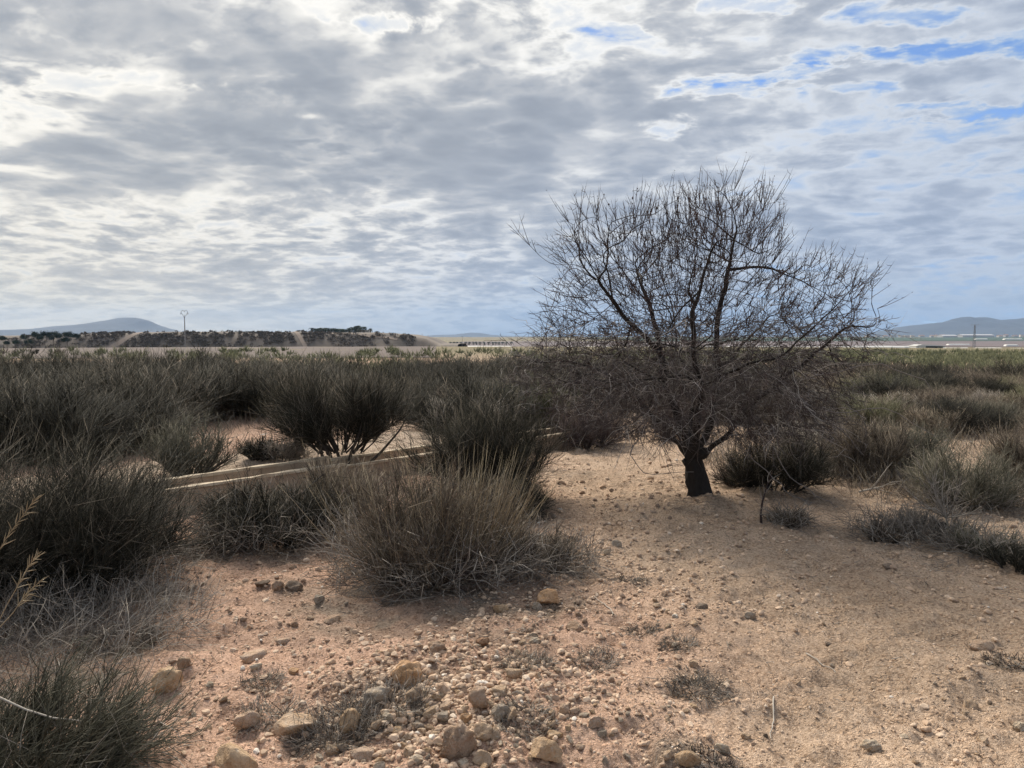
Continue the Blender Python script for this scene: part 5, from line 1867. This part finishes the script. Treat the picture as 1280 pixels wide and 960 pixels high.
def build_stones():
    g = np.random.default_rng(77)
    big = [mesh_np("stone", *[(lambda vf: (vf[0], [vf[1]]))(rock_shape(g, 3, c, r_, s))][0], M_ROCK) for c, r_, s in
           [(2, .16, (1, .85, .8)), (3, .22, (1, .8, .75)), (4, .26, (1, .8, .7)), (5, .30, (1, .85, .72)), (6, .26, (1, .9, .8)), (7, .22, (1, .9, .85)), (5, .40, (1, .85, .75)), (6, .34, (1, .75, .6)), (8, .28, (1, .8, .6)), (3, .45, (1, .9, .8))]]
    mid = [mesh_np("stone", *[(lambda vf: (vf[0], [vf[1]]))(rock_shape(g, 2, int(g.integers(5, 11)), g.uniform(.12, .3), (1, g.uniform(.7, 1), g.uniform(.45, .8))))][0], M_ROCK, smooth=False) for _ in range(12)]
    placed = []
    for (px, py, w, h, cname, cuts, lab) in NOTABLE:
        if not lab: continue
        p = on_ground(px, py + h * .35)
        s = math.hypot(p.y, CAM_H * .9) / FPX
        me = big[min(range(len(big)), key=lambda i: abs([2, 3, 4, 5, 6, 7, 5, 6, 8, 3][i] - cuts) + g.random() * .9)]
        o = new_obj("stone", me)
        W = w * s * .5 * .95; H = h * s * .5 * 1.0
        o.scale = (W, W * g.uniform(.75, 1.0), H / .72)
        o.rotation_euler = (g.normal(0, .12), g.normal(0, .12), g.normal(0, .35) + (math.pi if g.random() < .5 else 0))
        o.location = (p.x, p.y, gz(p.x, p.y) + H * .38)
        c = np.array(SC[cname]) * g.uniform(.9, 1.08)
        o.color = (*c, 1)
        tag(o, lab, "stone")
        placed.append((p.x, p.y, W))
    # the rest of the spill and the scatter of the clearing, singly
    spots = []

    def cluster(px, py, sx, sy, n, s0, s1, region, cols):
        for _ in range(n):
            spots.append((g.normal(px, sx), g.normal(py, sy), g.uniform(s0, s1) if s1 < .03 else s0 * (s1 / s0) ** (g.random() ** 1.6), region, cols))
    warm = ['tan', 'tan', 'tan', 'pink', 'ochre', 'grey', 'pale']
    dull = ['brown', 'tan', 'grey', 'brown', 'tan', 'dark']
    cluster(585, 905, 75, 32, 175, .016, .046, 0, warm)
    cluster(470, 935, 60, 22, 40, .014, .038, 0, warm)
    cluster(600, 820, 60, 22, 40, .011, .03, 0, warm)
    cluster(760, 905, 45, 28, 14, .012, .030, 1, warm)
    cluster(830, 880, 30, 18, 14, .012, .030, 1, warm)
    cluster(870, 760, 40, 18, 20, .012, .034, 1, dull)
    cluster(690, 765, 35, 20, 18, .014, .036, 1, dull)
    cluster(320, 770, 55, 10, 12, .012, .030, 2, dull)
    cluster(230, 740, 45, 18, 14, .014, .034, 2, dull)
    cluster(290, 880, 50, 24, 14, .012, .026, 2, warm)
    cluster(1000, 830, 130, 60, 14, .011, .028, 1, dull)
    cluster(720, 650, 40, 25, 16, .02, .045, 3, dull)
    cluster(1180, 900, 70, 35, 12, .012, .026, 1, warm)
    txt = {0: ("small stone in the heap of stones spilled before the big reddish bush", "stones of the foreground spill"),
           1: ("small loose stone lying on the bare soil of the clearing", "loose stones on the clearing"),
           2: ("small stone on the pinkish soil before the sprawling bushes", "stones on the pinkish soil"),
           3: ("small dull stone on the track between the tall olive bush and the almond", "stones on the track to the almond")}
    n = 0
    for (px, py, s, reg, cols) in spots:
        if py > 985 or py < 600: continue
        p = on_ground(px, py)
        if any((p.x - a) ** 2 + (p.y - b) ** 2 < (c * .75 + s * .4) ** 2 for a, b, c in placed): continue
        placed.append((p.x, p.y, s))
        o = new_obj("stone", mid[int(g.integers(len(mid)))])
        o.scale = (s, s * g.uniform(.8, 1.1), s * g.uniform(.75, 1.05))
        o.rotation_euler = (g.normal(0, .3), g.normal(0, .3), g.uniform(0, 6.3))
        o.location = (p.x, p.y, gz(p.x, p.y) + s * .22)
        c = np.array(SC[cols[int(g.integers(len(cols)))]]) * g.uniform(.85, 1.1)
        o.color = (*c, 1)
        tag(o, txt[reg][0], "stone", txt[reg][1])
        n += 1
    print("stones", n + len(NOTABLE), round(time.time() - T0, 1))

    # gravel and crumbs: nobody could count them
    gm, N, b = material("gravel")
    a = N.n('ShaderNodeAttribute', attribute_name='tint')
    P = N.n('ShaderNodeTexCoord').outputs['Object']
    nn = N.noise(P, 90, 3, .6)
    c = N.ramp(a.outputs['Fac'], [(0, (.20, .145, .105)), (.25, (.38, .27, .19)), (.55, (.54, .385, .265)), (.8, (.60, .455, .33)), (.95, (.66, .54, .42)), (1, (.70, .63, .54))])
    N.set(b.inputs['Base Color'], N.mix(N.ss(nn, .45, .65, 0, .4), c, N.mix(1.0, c, (.6, .55, .5), 'MULTIPLY')))
    b.inputs['Roughness'].default_value = 0.95

    def gravel(n, r_lo, r_hi, sub, dens_lo, label, power=1.6, far=11.0, heap=None):
        # spread evenly over the picture of the clearing, thinned by patches
        u = g.uniform(-40, 1320, n * 3); v = g.uniform(600 if sub > 0 else 560, 1010, n * 3)
        if heap: u = g.normal(heap[0], heap[2], n * 3); v = g.normal(heap[1], heap[3], n * 3)
        dz = np.maximum(v - HORIZON, 20); Y = CAM_H * FPX / dz; X = (u - 640) / FPX * Y * 1.0
        pat = fbm(X * 1.3, Y * 1.3, 401, 4) + .5 * np.exp(-((u - 560) / 150) ** 2 - ((v - 900) / 90) ** 2) + .25 * np.exp(-((u - 720) / 60) ** 2 - ((v - 680) / 60) ** 2)
        keep = (pat > dens_lo + .35 * g.random(n * 3)) & (Y < far)
        X, Y = X[keep][:n], Y[keep][:n]
        m = len(X)
        r = r_lo * (r_hi / r_lo) ** (g.random(m) ** power) * (0.42 + .20 * Y)
        vs, f = ICO[sub] if sub >= 0 else OCTA
        nv = 14
        shapes = np.stack([vs * g.uniform(.5, 1.15, vs.shape) * [1, .8, .7] + g.normal(0, .15, vs.shape) if sub < 0 else rock_shape(g, sub, int(g.integers(4, 9)), .25, (1, g.uniform(.7, 1), g.uniform(.5, .8)))[0] for _ in range(nv)])
        sh = shapes[g.integers(0, nv, m)]
        a = g.uniform(0, 2 * np.pi, m); ca, sa = np.cos(a), np.sin(a)
        R = np.zeros((m, 3, 3)); R[:, 0, 0] = ca; R[:, 0, 1] = -sa; R[:, 1, 0] = sa; R[:, 1, 1] = ca; R[:, 2, 2] = 1
        W = np.einsum('mij,mvj->mvi', R, sh) * r[:, None, None]
        W += np.stack([X, Y, ground_z(X, Y) + r * .2], 1)[:, None, :]
        F = (f[None] + (np.arange(m) * len(vs))[:, None, None]).reshape(-1, 3)
        t = np.clip(g.beta(2.0, 2.1, m), 0, .97); t[g.random(m) < .012] = 1.0
        o = new_obj("gravel", mesh_np("gravel", W.reshape(-1, 3), [F], gm, tint=np.repeat(t, len(vs)), smooth=False))
        tag(o, label, None, None, 'stuff')
    gravel(1600, .007, .021, 1, -.12, "loose stony gravel strewn over the clearing", 2.0)
    gravel(1900, .008, .023, 1, -.45, "stony gravel packed between the stones of the spill", 1.5, 6.0, (560, 900, 110, 50))
    gravel(1300, .006, .018, 1, -.5, "dull clods scattered on the track before the almond tree", 1.5, 12.0, (770, 690, 110, 70))
    gravel(8000, .0035, .009, 0, -.32, "small crumbs of stone and grit over the clearing", 1.7, 13.0)
    gravel(20000, .0022, .0055, -1, -.6, "fine crumbs of soil over the clearing", 1.4, 11.0)


build_stones()

# ------------------------------------------------------------------ dry weeds, sticks and other small things
def build_small():
    g = np.random.default_rng(88)
    weeds = [("grey dead weed clump over the mossy slab, left of the stone spill", 478, 884, .24, .12, 480), ("small grey dead weed clump left of the upright ochre-topped stone", 420, 915, .2, .12, 500),
             ("broad grey-brown dead weed clump in the middle of the clearing", 872, 862, .17, .08, 330), ("tiny grey weed on the soil left of the dead weed clump of the clearing", 803, 790, .12, .06, 160),
             ("little tuft of dead weed above the pale pink rounded block", 742, 828, .15, .06, 240), ("small weed tuft in the middle of the clearing, above the others", 848, 802, .12, .06, 200),
             ("dead weed at the right end of the stone spill", 660, 830, .16, .08, 320), ("low dead weed beside the large orange-tan boulder", 655, 900, .16, .07, 300),
             ("grey weed between the pale pink cube-like stone and the wide slab", 335, 895, .14, .10, 260), ("grey weed among small stones under the pinkish hump", 330, 855, .12, .06, 200),
             ("flattened dark litter clump at the bottom edge right of the square ochre block", 888, 958, .15, .04, 220), ("dark reddish scrap of weed near the right edge of the clearing", 1262, 826, .16, .04, 200),
             ("dead weed tuft at the edge of the almond's shade", 790, 726, .14, .06, 200), ("small grey tussock at the left edge below the dead mat", 150, 800, .26, .14, 500),
             ("grey dead weeds along the path before the channel", 262, 690, .35, .16, 700), ("dry weed tuft right of the channel's path stones", 300, 660, .35, .22, 800)]
    for (lab, px, py, w, h, n) in weeds:
        e, s = shrub(lab, px, py, 'dead_weed', 'weed')
        az = g.uniform(0, 2 * np.pi, n); rr = w * np.sqrt(g.random(n)) * .8
        o = np.stack([np.cos(az) * rr, np.sin(az) * rr * .8, np.full(n, .0)], 1)
        d = unit(np.stack([np.cos(az) * .7, np.sin(az) * .7, g.uniform(.1, 1.1, n)], 1) + g.normal(0, .5, (n, 3)))
        P = grow(g, o, d, h * g.uniform(.5, 1.3, n), 5, .32, (0, 0, -.06))
        P[:, :, 2] = np.maximum(P[:, :, 2], .002)
        wp = np.stack([P[:, :, 0] + e.location.x, P[:, :, 1] + e.location.y], -1)
        P[:, :, 2] += (ground_z(wp[..., 0].ravel(), wp[..., 1].ravel()).reshape(n, 5) - e.location.z)
        k = n * 2 // 3
        dark = 'dark' in lab
        emit("stems", [whips(P[:k], rad(k, 5, .0014, .0008, g), 3, g.random(k))], M_STEM['red' if dark else 'grey'], e)
        emit("dry_leaves", [whips(P[k:], rad(n - k, 5, .0018, .0008, g), 3, g.random(n - k))], M_STEM['brown' if not dark else 'dark'], e)

    # yellow grass stalks leaning in at the left edge
    def grass_stalk(lab, pts, h_depth, seed):
        gg = np.random.default_rng(seed)
        P = np.array([tuple(at_depth(px, py, h_depth + dy)) for px, py, dy in pts])
        base = P[0].copy()
        e = empty("grass_stalk", tuple(base))
        tag(e, lab, "grass stalk", "yellow grass stalks at the left edge")
        t = np.linspace(0, len(P) - 1, 12)
        Q = np.stack([np.interp(t, np.arange(len(P)), P[:, i]) for i in range(3)], 1) - base
        emit("stem", [tubes(Q[None], np.linspace(.0026, .001, 12)[None], 5, [.7])], M_STEM['straw'], e, None)
        n = 22
        tt = np.linspace(.45, 1, n) * 11; k = np.minimum(tt.astype(int), 10); fr = tt - k
        o = Q[k] * (1 - fr)[:, None] + Q[k + 1] * fr[:, None]
        hd = unit(Q[k + 1] - Q[k])
        side = np.where(np.arange(n) % 2 == 0, 1, -1)[:, None]
        sd = unit(np.cross(hd, np.array([0, 1.0, 0.2])))
        d = unit(hd + side * sd * gg.uniform(.2, .7, (n, 1)) + gg.normal(0, .22, (n, 3)))
        Pp = grow(gg, o, d, gg.uniform(.03, .075, n) * np.linspace(1.2, .7, n), 4, .06, (0, 0, -.03))
        for i in range(n):
            emit("spikelet", [tubes(Pp[i:i + 1], np.array([[.0010, .0019, .0015, .0005]]), 4, [gg.uniform(.4, 1)])], M_STEM['straw'], e, None)
    grass_stalk("taller yellow grass stalk with a feathery head leaning in at the left edge", [(-60, 790, 0), (-25, 735, 0), (5, 676, 0), (28, 645, 0), (46, 622, 0)], 3.3, 1)
    grass_stalk("yellow grass stalk with paired spikelets rising from the grey mat at the left edge", [(-8, 790, 0), (8, 757, 0), (22, 733, 0), (36, 708, 0), (47, 693, 0)], 3.2, 2)
    grass_stalk("shortest yellow grass stalk bending right beside the paired one at the left edge", [(-8, 792, 0), (15, 768, 0), (30, 746, 0), (50, 727, 0)], 3.25, 3)

    # thin reddish sapling right of the trunk
    e, s = shrub("thin reddish upright sapling stick right of the almond trunk", 952, 654, 'sapling', 'sapling')
    q = np.array([[0, 0, -.03], [-.01, 0, .08], [.005, 0, .2], [.02, 0, .26], [.05, 0, .36], [.09, 0, .46]])
    emit("stem", [tubes(q[None], np.array([[.012, .009, .008, .006, .004, .002]]), 6, [.3])], M_STEM['red'], e, None)
    tw = grow(g, q[[2, 3, 3, 4, 4]], np.array([[-.5, 0, .8], [.6, .2, .7], [-.3, -.3, .8], [.5, 0, .5], [-.4, 0, .7]]), np.array([.16, .2, .18, .14, .12]), 4, .2, (0, 0, 0))
    emit("twigs", [tubes(tw, rad(5, 4, .004, .0015), 4, g.random(5))], M_STEM['grey'], e, None)
    # fallen pale branch
    e, s = shrub("pale forked fallen branch lying before the upright grey-green bush", 1090, 620, 'fallen_branch', 'branch')
    b0 = np.array([[-.14, 0, .02], [.0, 0, .05], [.12, .02, .07], [.26, .03, .10]])
    br = [b0, np.array([[-.02, 0, .04], [.06, 0, .14], [.17, .02, .28], [.22, .03, .33]]), np.array([[.05, 0, .05], [.12, -.05, .03], [.2, -.1, .01], [.24, -.12, .01]]), np.array([[.12, .02, .07], [.2, .0, .12], [.3, 0, .13], [.32, 0, .16]]),
          np.array([[-.1, 0, .03], [-.16, -.04, .08], [-.14, -.04, .16], [-.17, -.04, .2]])]
    emit("limb", [tubes(np.array(br[:1]), np.array([[.012, .011, .009, .005]]), 6, [.95])], M_STEM['grey'], e, None)
    for q in br[1:]:
        emit("twig", [tubes(q[None], np.array([[.008, .007, .005, .002]]), 5, [.95])], M_STEM['grey'], e, None)
    # solid black rounded blob with a bleached forked stem over it
    p = on_ground(1177, 672)
    v, f = ICO[2]
    r = 1 + .25 * fbm(v[:, 0] * 2, v[:, 1] * 2 + v[:, 2], 5, 3)
    v = v * r[:, None] * np.array([.075, .05, .075])
    o = new_obj("black_blob", mesh_np("black_blob", v, [f], flat_mat("blob_black", (0.012, 0.011, 0.010), .95, .4, 12.0)))
    o.location = (p.x, p.y, gz(p.x, p.y) + .05)
    tag(o, "small solid black stump under the grey forked twigs", "blob")
    e, s = shrub("bare grey forked shrub skeleton spreading above the black stump", 1184, 672, 'dead_shrub', 'dead shrub')
    trunk = np.array([[[0, 0, -.02], [.0, 0, .08], [-.01, 0, .15], [-.015, 0, .18]]])
    emit("stem", [tubes(trunk, np.array([[.011, .010, .009, .007]]), 6, [.9])], M_STEM['grey'], e, None)
    n = 16
    d, _, _ = headings(g, n, 1.15)
    b1 = grow(g, np.tile([[-.012, 0, .165]], (n, 1)), d, g.uniform(.25, .55, n), 6, .16, (0, 0, .03))
    emit("branches", [tubes(b1, rad(n, 6, .005, .002, g), 4, .4 + .6 * g.random(n))], M_STEM['grey'], e)
    si = g.integers(0, n, 160); kk = g.integers(1, 5, 160)
    tw = grow(g, b1[si, kk], unit(b1[si, kk + 1] - b1[si, kk]) + g.normal(0, .5, (160, 3)), g.uniform(.06, .22, 160), 4, .18, (0, 0, .02))
    emit("twigs", [tubes(tw, rad(160, 4, .0022, .001, g), 3, g.random(160))], M_STEM['grey'], e)
    # sticks on the soil
    for lab, a, b in (("weathered stick lying on the soil pointing to the camera at lower right", (968, 874), (960, 924)), ("thin pale twig lying aslant at the right of the clearing", (1008, 818), (1048, 842)),
                      ("short stick lying on the soil beside the flat brown stone", (768, 770), (742, 750))):
        A, B = on_ground(*a), on_ground(*b)
        t = np.linspace(0, 1, 9)[:, None]
        Q = np.array(A) * (1 - t) + np.array(B) * t
        Q[:, :2] += np.cumsum(g.normal(0, .006, (9, 2)), 0)
        Q[:, 2] = ground_z(Q[:, 0], Q[:, 1]) + .008
        v, q, tv = tubes(Q[None], np.linspace(.0040, .002, 9)[None], 6, [.85])
        tag(new_obj("stick", mesh_np("stick", v, [q], M_STEM['grey'], tint=tv)), lab, "stick")


build_small()


def build_litter():
    """broken twigs and husks on the soil under the shrubs"""
    g = np.random.default_rng(91)
    C = []
    for (px, py, r, st) in LITTER:
        p = at(px, py)
        n = int(420 * r * st)
        q = g.normal(0, .5, (n, 2)) * r
        C.append(np.array([p.x, p.y]) + q)
    C.append(np.stack([g.uniform(-.5, 5, 1500), g.uniform(3.2, 9, 1500)], 1))
    C = np.concatenate(C); n = len(C)
    a = g.uniform(0, np.pi * 2, n); L = g.uniform(.02, .10, n) * (.6 + .06 * C[:, 1])
    t = np.array([0, .5, 1.0])
    X = C[:, 0, None] + np.cos(a)[:, None] * L[:, None] * t; Y = C[:, 1, None] + np.sin(a)[:, None] * L[:, None] * t
    Z = ground_z(X.ravel(), Y.ravel()).reshape(X.shape) + .004 + g.uniform(0, .012, (n, 3))
    v, f, tv = whips(np.stack([X, Y, Z], -1), np.array([.0016, .0014, .0006])[None] * g.uniform(.7, 1.6, (n, 1)), 3, g.random(n))
    tag(new_obj("litter", mesh_np("litter", v, f, M_STEM['grey'], tint=tv)), "broken dead twigs littering the soil", None, None, 'stuff')


build_litter()
print("small", round(time.time() - T0, 1))


# ------------------------------------------------------------------ the air
def build_haze():
    m = bpy.data.materials.new("haze")
    m.use_nodes = True
    N = NT(m.node_tree)
    out = N.n('ShaderNodeOutputMaterial')
    v = N.n('ShaderNodeVolumePrincipled')
    v.inputs['Color'].default_value = (0.38, 0.57, 0.88, 1)
    v.inputs['Density'].default_value = HAZE
    v.inputs['Anisotropy'].default_value = 0.1
    N.t.links.new(v.outputs[0], out.inputs['Volume'])
    R, z0, z1 = 12500.0, -45.0, 420.0
    V = [(a, b, c) for c in (z0, z1) for a, b in ((-R, -R), (R, -R), (R, R), (-R, R))]
    me = bpy.data.meshes.new("haze")
    me.from_pydata(V, [], [(3, 2, 1, 0), (4, 5, 6, 7), (0, 1, 5, 4), (1, 2, 6, 5), (2, 3, 7, 6), (3, 0, 4, 7)])
    me.materials.append(m)
    tag(new_obj("haze", me), "thin blue air over the whole plain", None, None, 'stuff')


HAZE = 0.00006
build_haze()
